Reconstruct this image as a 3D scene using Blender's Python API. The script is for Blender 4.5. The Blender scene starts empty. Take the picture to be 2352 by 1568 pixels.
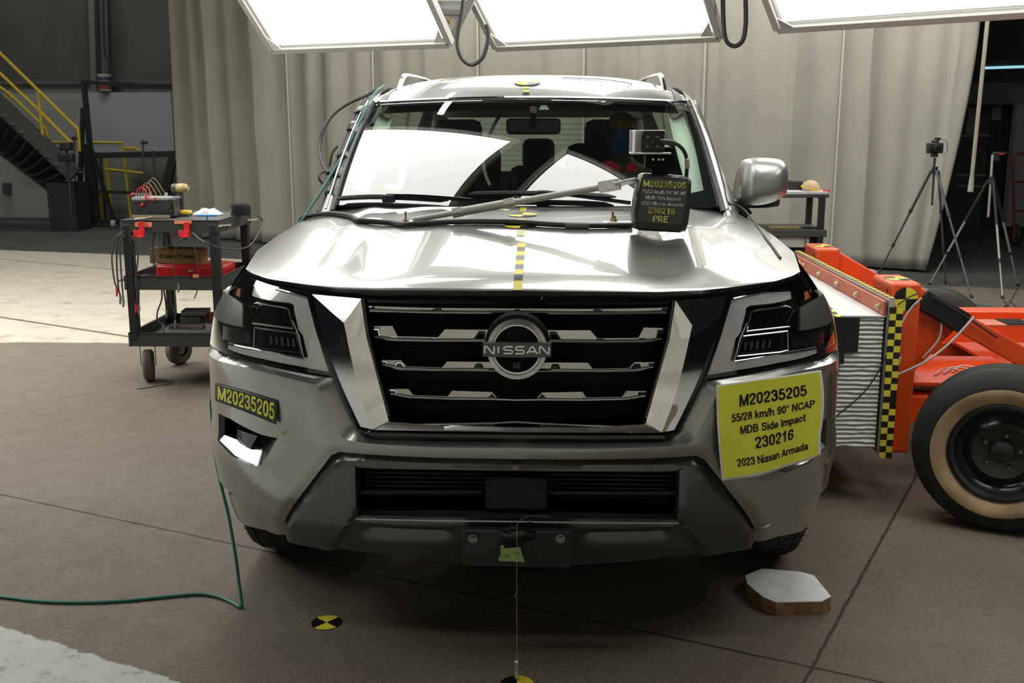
import bpy, bmesh, math, random
import numpy as np
from mathutils import Vector, Matrix
from mathutils.geometry import delaunay_2d_cdt

random.seed(7); rng = np.random.default_rng(7)
SC = bpy.context.scene; COL = SC.collection
# ------------------------------------------------------------------ camera, light, exposure
F = 2390.0; CAM = np.array([.088, -2.85, 1.60]); PITCH = math.radians(11.7); YAW = math.radians(2.0)
cd = bpy.data.cameras.new('camera'); cam = bpy.data.objects.new('camera', cd); COL.objects.link(cam)
cd.sensor_width = 36; cd.lens = F / 2352 * 36; cd.clip_start = .05; cd.clip_end = 200
cam.location = CAM; cam.rotation_euler = (math.pi/2 - PITCH, 0, YAW); SC.camera = cam
cd.dof.use_dof = True; cd.dof.focus_distance = 3.1; cd.dof.aperture_fstop = 11
PANEL_STRENGTH = 6.5
wd = bpy.data.worlds.new('world'); SC.world = wd; wd.use_nodes = True
wd.node_tree.nodes['Background'].inputs[0].default_value = (.8, .85, 1, 1)
wd.node_tree.nodes['Background'].inputs[1].default_value = .01
vs = SC.view_settings; vs.view_transform = 'Standard'; vs.look = 'None'; vs.gamma = 1; vs.use_curve_mapping = False
vs.exposure = 0.16
SC.cycles.max_bounces = 10; SC.cycles.transparent_max_bounces = 24; SC.cycles.glossy_bounces = 6
SC.cycles.use_denoising = True; SC.cycles.caustics_reflective = False; SC.cycles.caustics_refractive = False

# ------------------------------------------------------------------ pixel rays of the reference view -> points in the place
def _ray(u, v):
    x, y, z = (u-1176)/F, 1., -(v-784)/F
    cp, sp, c, s = math.cos(PITCH), math.sin(PITCH), math.cos(YAW), math.sin(YAW)
    y2 = y*cp + z*sp; z2 = -y*sp + z*cp
    return np.array([c*x - s*y2, s*x + c*y2, z2])
def onY(u, v, Y): d = _ray(u, v); return CAM + d*((Y-CAM[1])/d[1])
def onZ(u, v, Z): d = _ray(u, v); return CAM + d*((Z-CAM[2])/d[2])
def onX(u, v, X): d = _ray(u, v); return CAM + d*((X-CAM[0])/d[0])
def proj(p):
    d = np.asarray(p, float) - CAM; cp, sp, c, s = math.cos(PITCH), math.sin(PITCH), math.cos(YAW), math.sin(YAW)
    x = c*d[0] + s*d[1]; y = -s*d[0] + c*d[1]; dep = y*cp - d[2]*sp; up = d[2]*cp + y*sp
    return np.array([1176 + F*x/dep, 784 - F*up/dep])
def invert(fn, u, v, g, lo, hi, n=40):
    """the parameters at which a surface fn(a, b) is seen at (u, v)"""
    g = np.array(g, float); lo = np.array(lo, float); hi = np.array(hi, float); tgt = np.array([u, v])
    best = (1e9, g)
    for _ in range(n):
        p0 = proj(fn(*g)); r = tgt - p0; e = float(np.hypot(*r))
        if e < best[0]: best = (e, g.copy())
        if e < .02: break
        h = 1e-4; ga = np.array([h, 0]) if g[0] + h < hi[0] else np.array([-h, 0]); gb = np.array([0, h]) if g[1] + h < hi[1] else np.array([0, -h])
        J = np.array([(proj(fn(*(g+ga)))-p0)/ga[0], (proj(fn(*(g+gb)))-p0)/gb[1]]).T
        A = J.T@J + 1e-3*np.trace(J.T@J)*np.eye(2)*1e-3
        st = np.linalg.solve(A, J.T@r)
        st = np.clip(st, -.2*(hi-lo), .2*(hi-lo))
        g = np.clip(g + st, lo, hi)
    return best[1]

# ------------------------------------------------------------------ materials
MATS = {}
def mat(name, col, rough=.5, metal=0., coat=0., spec=.5, noise=0., nscale=20., bump=0., bscale=200., emit=0., ecol=None, col2=None):
    if name in MATS: return MATS[name]
    m = bpy.data.materials.new(name); m.use_nodes = True; nt = m.node_tree; b = nt.nodes['Principled BSDF']
    b.inputs['Base Color'].default_value = (*col, 1); b.inputs['Roughness'].default_value = rough
    b.inputs['Metallic'].default_value = metal; b.inputs['Coat Weight'].default_value = coat; b.inputs['Coat Roughness'].default_value = .02
    b.inputs['Specular IOR Level'].default_value = spec
    if emit: b.inputs['Emission Color'].default_value = (*(ecol or col), 1); b.inputs['Emission Strength'].default_value = emit
    if noise or bump:
        tc = nt.nodes.new('ShaderNodeNewGeometry')
    if noise:
        n = nt.nodes.new('ShaderNodeTexNoise'); n.inputs['Scale'].default_value = nscale; n.inputs['Detail'].default_value = 6
        nt.links.new(tc.outputs['Position'], n.inputs['Vector'])
        r = nt.nodes.new('ShaderNodeValToRGB'); c2 = col2 or tuple(c*(1-noise) for c in col)
        r.color_ramp.elements[0].position = .35; r.color_ramp.elements[1].position = .65
        r.color_ramp.elements[0].color = (*c2, 1); r.color_ramp.elements[1].color = (*col, 1)
        nt.links.new(n.outputs['Fac'], r.inputs[0]); nt.links.new(r.outputs[0], b.inputs['Base Color'])
    if bump:
        n2 = nt.nodes.new('ShaderNodeTexNoise'); n2.inputs['Scale'].default_value = bscale; n2.inputs['Detail'].default_value = 4
        nt.links.new(tc.outputs['Position'], n2.inputs['Vector'])
        bp = nt.nodes.new('ShaderNodeBump'); bp.inputs['Strength'].default_value = bump; bp.inputs['Distance'].default_value = .01
        nt.links.new(n2.outputs['Fac'], bp.inputs['Height']); nt.links.new(bp.outputs[0], b.inputs['Normal'])
    MATS[name] = m; return m
def glass(name, tint, rough=.0, refl=1.0):
    if name in MATS: return MATS[name]
    m = bpy.data.materials.new(name); m.use_nodes = True; nt = m.node_tree; nt.nodes.remove(nt.nodes['Principled BSDF'])
    t = nt.nodes.new('ShaderNodeBsdfTransparent'); t.inputs[0].default_value = (*tint, 1)
    g = nt.nodes.new('ShaderNodeBsdfGlossy'); g.inputs['Roughness'].default_value = rough; g.inputs[0].default_value = (refl, refl, refl, 1)
    lw = nt.nodes.new('ShaderNodeLayerWeight'); lw.inputs[0].default_value = .5
    pw = nt.nodes.new('ShaderNodeMath'); pw.operation = 'POWER'; pw.inputs[1].default_value = 5
    mu = nt.nodes.new('ShaderNodeMath'); mu.operation = 'MULTIPLY_ADD'; mu.inputs[1].default_value = 1.6; mu.inputs[2].default_value = .14; mu.use_clamp = True
    mx = nt.nodes.new('ShaderNodeMixShader')
    nt.links.new(lw.outputs['Facing'], pw.inputs[0]); nt.links.new(pw.outputs[0], mu.inputs[0]); nt.links.new(mu.outputs[0], mx.inputs[0])
    nt.links.new(t.outputs[0], mx.inputs[1]); nt.links.new(g.outputs[0], mx.inputs[2])
    nt.links.new(mx.outputs[0], nt.nodes['Material Output'].inputs[0])
    MATS[name] = m; return m
silver = mat('silver paint', (.365, .37, .352), .33, .85, 1.0)
satin = mat('satin silver', (.36, .365, .35), .40, .85, .25)
skidm = mat('grey trim paint', (.10, .10, .098), .36, .75, .4)
chrome = mat('chrome', (.78, .78, .79), .035, 1)
darkchrome = mat('dark chrome', (.46, .46, .46), .13, 1)
blackg = mat('gloss black', (.006, .006, .007), .12, 0, .4)
blackm = mat('matte black', (.008, .008, .008), .7, spec=.12)
blackp = mat('black plastic', (.022, .022, .023), .45)
rubber = mat('rubber', (.018, .018, .017), .75, bump=.2, bscale=90)
steel = mat('steel', (.55, .55, .54), .3, .9)
alum = mat('aluminium', (.72, .72, .70), .42, .8, noise=.15, nscale=60)
white = mat('white plastic', (.78, .78, .76), .45)
yellow = mat('yellow', (.86, .74, .04), .45)
yellowpaper = mat('yellow paper', (.72, .70, .035), .55)
signyellow = mat('sign yellow', (.80, .82, .07), .5)
signblack = mat('black paper', (.025, .025, .025), .42)
ink = mat('ink', (.008, .008, .008), .5)
whiteink = mat('white ink', (.85, .85, .85), .5)
orange = mat('orange paint', (.78, .085, .008), .42, 0, .3, noise=.12, nscale=9)
cablem = mat('black cable', (.028, .028, .027), .5)
greenc = mat('green cable', (.02, .16, .12), .45)
greyc = mat('grey conduit', (.55, .55, .50), .55)
glassw = glass('tinted glass', (.76, .87, .80))
glassd = glass('dark glass', (.25, .28, .27))
lensm = glass('clear lens', (.93, .93, .93))

# ------------------------------------------------------------------ object helpers
def tag(o, label=None, cat=None, group=None, kind=None):
    if label: o['label'] = label
    if cat: o['category'] = cat
    if group: o['group'] = group
    if kind: o['kind'] = kind
    return o
def thing(name, label, cat, loc=(0, 0, 0), group=None):
    o = bpy.data.objects.new(name, None); COL.objects.link(o); o.location = tuple(map(float, loc)); o.empty_display_size = .1
    return tag(o, label, cat, group)
def wloc(o):
    v = np.zeros(3)
    while o: v += np.array(o.location); o = o.parent
    return v
class MB:
    """collects shapes in place coordinates and links them as one mesh object"""
    def __init__(s): s.v = []; s.f = []; s.m = []; s.cur = 0
    def add(s, vs, fs, mi=None):
        k = len(s.v); s.v += [tuple(map(float, p)) for p in vs]; s.f += [tuple(i+k for i in f) for f in fs]; s.m += [s.cur if mi is None else mi]*len(fs); return s
    def box(s, c, d, rz=0, rx=0, ry=0, mi=None):
        R = np.array(Matrix.Rotation(rz, 3, 'Z') @ Matrix.Rotation(ry, 3, 'Y') @ Matrix.Rotation(rx, 3, 'X'))
        p = [np.array(c) + R@(np.array(d)*.5*np.array([x, y, z])) for x in (-1, 1) for y in (-1, 1) for z in (-1, 1)]
        return s.add(p, [(0, 1, 3, 2), (4, 6, 7, 5), (0, 4, 5, 1), (2, 3, 7, 6), (0, 2, 6, 4), (1, 5, 7, 3)], mi)
    def beam(s, a, b, w, h, up=(0, 0, 1), mi=None):
        a = np.array(a, float); b = np.array(b, float); t = (b-a)/np.linalg.norm(b-a); up = np.array(up, float)
        x = np.cross(t, up); x /= np.linalg.norm(x); z = np.cross(x, t)
        p = [q + x*w/2*i + z*h/2*j for q in (a, b) for i, j in ((-1, -1), (1, -1), (1, 1), (-1, 1))]
        return s.add(p, [(3, 2, 1, 0), (4, 5, 6, 7)] + [(i, (i+1) % 4, (i+1) % 4+4, i+4) for i in range(4)], mi)
    def tube(s, pts, r, n=8, closed=False, caps=True, mi=None):
        P = [np.array(p, float) for p in pts]; m = len(P); rs = r if hasattr(r, '__len__') else [r]*m
        t0 = P[1]-P[0]; x = np.cross(t0, (0, 0, 1.)); x = np.cross(t0, (1., 0, 0)) if np.linalg.norm(x) < 1e-6 else x
        V = []
        for i in range(m):
            t = (P[(i+1) % m]-P[i-1]) if closed else (P[min(i+1, m-1)]-P[max(i-1, 0)])
            t = t/(np.linalg.norm(t)+1e-12); x = x - t*x.dot(t); x /= np.linalg.norm(x)+1e-12; y = np.cross(t, x)
            V += [P[i] + rs[i]*(math.cos(2*math.pi*k/n)*x + math.sin(2*math.pi*k/n)*y) for k in range(n)]
        q = m if closed else m-1
        fs = [(i*n+k, i*n+(k+1) % n, ((i+1) % m)*n+(k+1) % n, ((i+1) % m)*n+k) for i in range(q) for k in range(n)]
        if caps and not closed: fs += [tuple(range(n-1, -1, -1)), tuple(range((m-1)*n, m*n))]
        return s.add(V, fs, mi)
    def cyl(s, a, b, r, r2=None, n=20, mi=None): return s.tube([a, b], [r, r if r2 is None else r2], n, mi=mi)
    def lathe(s, prof, c, axis=(0, 0, 1), n=32, mi=None, closed=False):
        ax = np.array(axis, float); ax /= np.linalg.norm(ax); x = np.cross(ax, (0, 0, 1.))
        if np.linalg.norm(x) < 1e-6: x = np.array([1., 0, 0])
        x /= np.linalg.norm(x); y = np.cross(ax, x); c = np.array(c, float); m = len(prof)
        V = [c + ax*h + r*(math.cos(2*math.pi*k/n)*x + math.sin(2*math.pi*k/n)*y) for r, h in prof for k in range(n)]
        q = m if closed else m-1
        fs = [(i*n+k, i*n+(k+1) % n, ((i+1) % m)*n+(k+1) % n, ((i+1) % m)*n+k) for i in range(q) for k in range(n)]
        return s.add(V, fs, mi)
    def ball(s, c, r, n=16, mi=None):
        rr = np.array(r if hasattr(r, '__len__') else (r, r, r)); k = n//2
        V = [np.array(c) + rr*np.array([math.sin(math.pi*i/k)*math.cos(2*math.pi*j/n), math.sin(math.pi*i/k)*math.sin(2*math.pi*j/n), math.cos(math.pi*i/k)]) for i in range(k+1) for j in range(n)]
        return s.add(V, [(i*n+j, (i+1)*n+j, (i+1)*n+(j+1) % n, i*n+(j+1) % n) for i in range(k) for j in range(n)], mi)
    def prism(s, poly, vec, mi=None):
        n = len(poly); P = [np.array(p, float) for p in poly]; v = np.array(vec, float)
        return s.add(P + [p+v for p in P], [tuple(range(n-1, -1, -1)), tuple(range(n, 2*n))] + [(i, (i+1) % n, (i+1) % n+n, i+n) for i in range(n)], mi)
    def grid(s, fn, us, vs, mi=None, flip=False):
        nu, nv = len(us), len(vs); V = [fn(u, v) for u in us for v in vs]
        f = [(i*nv+j, (i+1)*nv+j, (i+1)*nv+j+1, i*nv+j+1) for i in range(nu-1) for j in range(nv-1)]
        return s.add(V, [x[::-1] for x in f] if flip else f, mi)
    def pieces(s, name, m, parent=None, **k):
        """one object per connected piece"""
        key = {}; idx = [key.setdefault(tuple(np.round(p, 5)), len(key)) for p in s.v]; par = list(range(len(key)))
        def fi(a):
            while par[a] != a: par[a] = par[par[a]]; a = par[a]
            return a
        for f in s.f:
            for i in f[1:]: par[fi(idx[i])] = fi(idx[f[0]])
        grp = {}
        for f, mi in zip(s.f, s.m): grp.setdefault(fi(idx[f[0]]), []).append((f, mi))
        out = []
        for fs in grp.values():
            q = MB(); mp = {}
            for f, mi in fs:
                for i in f:
                    if i not in mp: mp[i] = len(q.v); q.v.append(s.v[i])
                q.f.append(tuple(mp[i] for i in f)); q.m.append(mi)
            out.append(q.build(name, m, parent, **k))
        return out
    def build(s, name, m, parent=None, smooth=True, bevel=0., solid=0., ang=35, label=None, kind=None, orient=True):
        me = bpy.data.meshes.new(name); base = wloc(parent) if parent else np.zeros(3)
        me.from_pydata([tuple(np.array(p)-base) for p in s.v], [], s.f); me.validate(); 
        for x in (m if isinstance(m, (list, tuple)) else [m]): me.materials.append(x)
        if len(me.polygons) == len(s.m):
            for p, i in zip(me.polygons, s.m): p.material_index = i
        bm = bmesh.new(); bm.from_mesh(me)
        bmesh.ops.remove_doubles(bm, verts=bm.verts, dist=1e-5)
        if orient: bmesh.ops.recalc_face_normals(bm, faces=bm.faces)
        bm.to_mesh(me); bm.free()
        o = bpy.data.objects.new(name, me); COL.objects.link(o)
        if parent: o.parent = parent
        if bevel:
            md = o.modifiers.new('bevel', 'BEVEL'); md.width = bevel; md.segments = 2; md.limit_method = 'ANGLE'
        if solid:
            md = o.modifiers.new('solid', 'SOLIDIFY'); md.thickness = abs(solid); md.offset = 0 if solid > 0 else -1
        if smooth: smooth_by_angle(me, ang)
        return tag(o, label, None, None, kind)
def smooth_by_angle(me, ang=35):
    bm = bmesh.new(); bm.from_mesh(me)
    for f in bm.faces: f.smooth = True
    for e in bm.edges:
        e.smooth = not (len(e.link_faces) == 2 and e.calc_face_angle(0) > math.radians(ang))
    bm.to_mesh(me); bm.free()
def solo(mb, name, m, label, cat, group=None, **k):
    o = mb.build(name, m, None, **k); return tag(o, label, cat, group)
def spline(pts, n=8, closed=False):
    P = [np.array(p, float) for p in pts]; out = []; m = len(P)
    for i in range(m if closed else m-1):
        if closed: a, b, c, d = P[i-1], P[i], P[(i+1) % m], P[(i+2) % m]
        else: b, c = P[i], P[i+1]; a = P[i-1] if i else 2*b-c; d = P[i+2] if i+2 < m else 2*c-b
        for k in range(n):
            t = k/n; out.append(.5*((2*b)+(c-a)*t+(2*a-5*b+4*c-d)*t*t+(3*b-a-3*c+d)*t**3))
    if not closed: out.append(P[-1])
    return out
def cdt(poly, holes=(), lines=(), step=.02):
    """triangulate a 2-D outline with an even filling of inner points"""
    def dens(p, closed=True):
        o = []; n = len(p)
        for i in range(n if closed else n-1):
            a = np.array(p[i]); b = np.array(p[(i+1) % n]); k = max(1, int(np.linalg.norm(b-a)/step))
            o += [a + (b-a)*j/k for j in range(k)]
        if not closed: o.append(np.array(p[-1]))
        return o
    V = []; E = []; loops = []
    for q in [poly, *holes]:
        d = dens(q); k = len(V); V += d; E += [(k+i, k+(i+1) % len(d)) for i in range(len(d))]; loops.append(np.array(d))
    for q in lines:
        d = dens(q, False); k = len(V); V += d; E += [(k+i, k+i+1) for i in range(len(d)-1)]
    B = np.array(V)
    def inside(P, L):
        x, y = P[:, 0], P[:, 1]; r = np.zeros(len(P), bool); j = len(L)-1
        for i in range(len(L)):
            xi, yi = L[i]; xj, yj = L[j]
            c = ((yi > y) != (yj > y)) & (x < (xj-xi)*(y-yi)/(yj-yi+1e-15)+xi); r ^= c; j = i
        return r
    def ok(P):
        r = inside(P, loops[0])
        for h in loops[1:]: r &= ~inside(P, h)
        return r
    lo, hi = loops[0].min(0), loops[0].max(0)
    g = np.array([(x, y) for x in np.arange(lo[0]+step/2, hi[0], step) for y in np.arange(lo[1]+step/2, hi[1], step)])
    if len(g):
        g = g[ok(g)]
        keep = [p for p in g if ((B-p)**2).sum(1).min() > (.55*step)**2]
        V = V + keep
    r = delaunay_2d_cdt([Vector((float(p[0]), float(p[1]))) for p in V], E, [], 0, 1e-6)
    P = np.array([(p.x, p.y) for p in r[0]]); T = [tuple(f) for f in r[2]]
    c = np.array([P[list(f)].mean(0) for f in T]); k = ok(c)
    return P, [f for f, i in zip(T, k) if i]
def inpoly(P, L):
    P = np.asarray(P, float); L = np.asarray(L, float); x, y = P[:, 0], P[:, 1]; r = np.zeros(len(P), bool); j = len(L)-1
    for i in range(len(L)):
        xi, yi = L[i]; xj, yj = L[j]
        r ^= ((yi > y) != (yj > y)) & (x < (xj-xi)*(y-yi)/(yj-yi+1e-15)+xi); j = i
    return r
def pdist(P, line):
    P = np.asarray(P, float); d = np.full(len(P), 1e9); L = np.asarray(line, float)
    for a, b in zip(L[:-1], L[1:]):
        ab = b-a; t = np.clip(((P-a)@ab)/(ab@ab+1e-12), 0, 1); d = np.minimum(d, np.linalg.norm(P-(a+t[:, None]*ab), axis=1))
    return d
def sstep(a, b, x): t = np.clip((np.asarray(x, float)-a)/(b-a), 0, 1); return t*t*(3-2*t)
def _ov(cx, cy, rx, ry, n=22): return ('o', [(cx+rx*math.copysign(abs(math.cos(t))**.85, math.cos(t)), cy+ry*math.copysign(abs(math.sin(t))**.85, math.sin(t))) for t in np.linspace(0, 2*math.pi, n, endpoint=False)])
def _l(*p): return ('l', list(p))
def _s(*p): return ('s', list(p))
_arch = lambda x0, x1: [_s((x0, .40), (x0+.07, .58), (x0+.20, .64), (x1-.04, .58), (x1, .42)), _l((x1, .44), (x1, 0))]
GLYPH = {
 '0': (.56, [_ov(.28, .5, .19, .415)]), '1': (.56, [_l((.33, 0), (.33, 1)), _s((.10, .69), (.22, .76), (.31, .93))]),
 '2': (.56, [_s((.085, .68), (.12, .85), (.28, .915), (.44, .83), (.455, .66), (.36, .48), (.16, .25), (.10, .12)), _l((.06, .085), (.50, .085))]),
 '3': (.56, [_s((.085, .74), (.14, .87), (.28, .915), (.43, .82), (.42, .62), (.25, .53)), _s((.22, .53), (.40, .49), (.475, .30), (.41, .14), (.27, .085), (.13, .13), (.075, .28))]),
 '5': (.56, [_l((.47, .915), (.15, .915), (.11, .50)), _s((.11, .50), (.22, .59), (.36, .58), (.475, .43), (.46, .22), (.35, .10), (.25, .085), (.12, .13), (.075, .26))]),
 '6': (.56, [_ov(.28, .31, .185, .22), _s((.455, .73), (.40, .87), (.28, .915), (.15, .82), (.10, .60), (.095, .35))]),
 '8': (.56, [_ov(.28, .73, .155, .185), _ov(.28, .30, .19, .21)]), '9': (.56, [_ov(.28, .69, .185, .22), _s((.105, .27), (.16, .13), (.28, .085), (.41, .18), (.46, .40), (.465, .65))]),
 '/': (.28, [_l((.02, 0), (.26, 1))]), ' ': (.26, []), 'M': (.83, [_l((.10, 0), (.10, 1)), _l((.73, 0), (.73, 1)), _l((.12, .94), (.415, .08), (.71, .94))]),
 'm': (.87, [_l((.09, 0), (.09, .72))] + _arch(.09, .435) + _arch(.435, .78)), 'k': (.52, [_l((.09, 0), (.09, 1)), _l((.44, .68), (.13, .33)), _l((.25, .43), (.46, .02))]),
 'h': (.57, [_l((.09, 0), (.09, 1))] + _arch(.09, .475)), 'n': (.57, [_l((.09, 0), (.09, .72))] + _arch(.09, .475)), 'r': (.38, [_l((.09, 0), (.09, .72)), _s((.09, .40), (.15, .58), (.25, .64), (.35, .62))]),
 'i': (.20, [_l((.10, 0), (.10, .72)), _l((.10, .84), (.10, 1))]), 'I': (.24, [_l((.12, 0), (.12, 1))]), 'p': (.57, [_l((.09, -.27), (.09, .72)), _ov(.285, .36, .19, .285)]), 'd': (.57, [_l((.475, 0), (.475, 1)), _ov(.28, .36, .19, .285)]),
 'a': (.54, [_l((.445, 0), (.44, .50)), _s((.09, .50), (.16, .61), (.28, .64), (.40, .60), (.44, .46)), _s((.44, .38), (.24, .35), (.10, .26), (.10, .14), (.20, .075), (.34, .12), (.44, .26))]),
 'c': (.52, [_s((.46, .46), (.39, .60), (.27, .64), (.13, .55), (.085, .36), (.13, .16), (.27, .08), (.40, .13), (.465, .27))]),
 'e': (.55, [_l((.10, .34), (.46, .34)), _s((.46, .34), (.43, .54), (.28, .64), (.14, .56), (.085, .36), (.13, .15), (.28, .075), (.41, .12), (.46, .21))]),
 's': (.51, [_s((.43, .49), (.38, .61), (.27, .645), (.14, .60), (.12, .48), (.25, .39), (.40, .31), (.44, .19), (.35, .09), (.25, .075), (.13, .11), (.08, .22))]), 't': (.36, [_l((.19, .95), (.19, .20)), _s((.19, .22), (.22, .10), (.34, .085)), _l((.02, .65), (.35, .65))]),
 'N': (.72, [_l((.10, 0), (.10, 1)), _l((.62, 0), (.62, 1)), _l((.12, .93), (.60, .07))]), 'C': (.73, [_s((.66, .68), (.56, .86), (.38, .915), (.18, .80), (.095, .50), (.18, .2), (.38, .085), (.57, .15), (.67, .36))]),
 'A': (.72, [_l((.05, 0), (.36, .93), (.67, 0)), _l((.17, .30), (.55, .30))]), 'P': (.66, [_l((.10, 0), (.10, 1)), _l((.10, .915), (.38, .915), (.53, .87), (.575, .70), (.53, .53), (.38, .47), (.10, .47))]),
 'R': (.72, [_l((.10, 0), (.10, 1)), _l((.10, .915), (.38, .915), (.53, .87), (.575, .70), (.53, .53), (.38, .47), (.10, .47)), _l((.36, .47), (.62, 0))]),
 'D': (.72, [_l((.10, 0), (.10, 1)), _l((.10, .915), (.34, .915), (.52, .83), (.61, .66), (.62, .5), (.61, .34), (.52, .17), (.34, .085), (.10, .085))]),
 'B': (.70, [_l((.10, 0), (.10, 1)), _l((.10, .915), (.38, .915), (.52, .85), (.54, .72), (.50, .59), (.38, .53), (.10, .53)), _l((.38, .53), (.55, .45), (.59, .30), (.55, .16), (.40, .085), (.10, .085))]),
 'S': (.66, [_s((.56, .70), (.50, .85), (.34, .915), (.17, .87), (.11, .73), (.19, .60), (.36, .53), (.54, .43), (.58, .27), (.48, .12), (.32, .08), (.15, .14), (.08, .31))]),
 'E': (.66, [_l((.10, 0), (.10, 1)), _l((.1, .915), (.60, .915)), _l((.1, .52), (.56, .52)), _l((.1, .085), (.62, .085))]), 'O': (.78, [_ov(.39, .5, .295, .415)]), 'W': (.92, [_l((.05, 1), (.25, .06), (.46, .92), (.67, .06), (.87, 1))]),
 'H': (.72, [_l((.10, 0), (.10, 1)), _l((.62, 0), (.62, 1)), _l((.1, .5), (.62, .5))]), 'T': (.62, [_l((.31, 0), (.31, 1)), _l((.02, .915), (.60, .915))]), 'L': (.58, [_l((.10, 0), (.10, 1)), _l((.1, .085), (.56, .085))]),
 '\u00b0': (.36, [_ov(.18, .80, .115, .13)]), '\u00ba': (.36, [_ov(.18, .80, .115, .13)])}
def text2d(s, size=1., bold=0., align='CENTER', sx=1.):
    """bold sans lettering drawn from strokes; returns flat points and faces"""
    V = []; Fc = []; x0 = 0.; k = .72*size
    for ch in s:
        w, st = GLYPH[ch]; th = .165 if ch not in '\u00b0\u00ba' else .09
        for kind, P in st:
            P = [np.array(p) for p in P]
            if kind == 's': P = [np.array(p) for p in spline(P, 5)]
            if kind == 'o': P = P + [P[0]]
            for i, (a, b) in enumerate(zip(P[:-1], P[1:])):
                d = b-a; L = np.linalg.norm(d)
                if L < 1e-6: continue
                n = np.array([-d[1], d[0]])/L*th/2; q = len(V); V += [a-n, b-n, b+n, a+n]; Fc.append((q, q+1, q+2, q+3))
                V[q:] = [p + np.array([x0, 0]) for p in V[q:]]
            inner = P[1:-1] if kind != 'o' else P[:-1]
            for c in inner:
                q = len(V); V += [c + np.array([x0, 0]) + th/2*np.array([math.cos(t), math.sin(t)]) for t in np.linspace(0, 2*math.pi, 10, endpoint=False)]; Fc.append(tuple(range(q, q+10)))
        x0 += w + .045
    V = np.array(V)*k; V[:, 0] -= (x0-.045)*k/2
    V[:, 0] *= sx; return V, Fc
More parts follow.
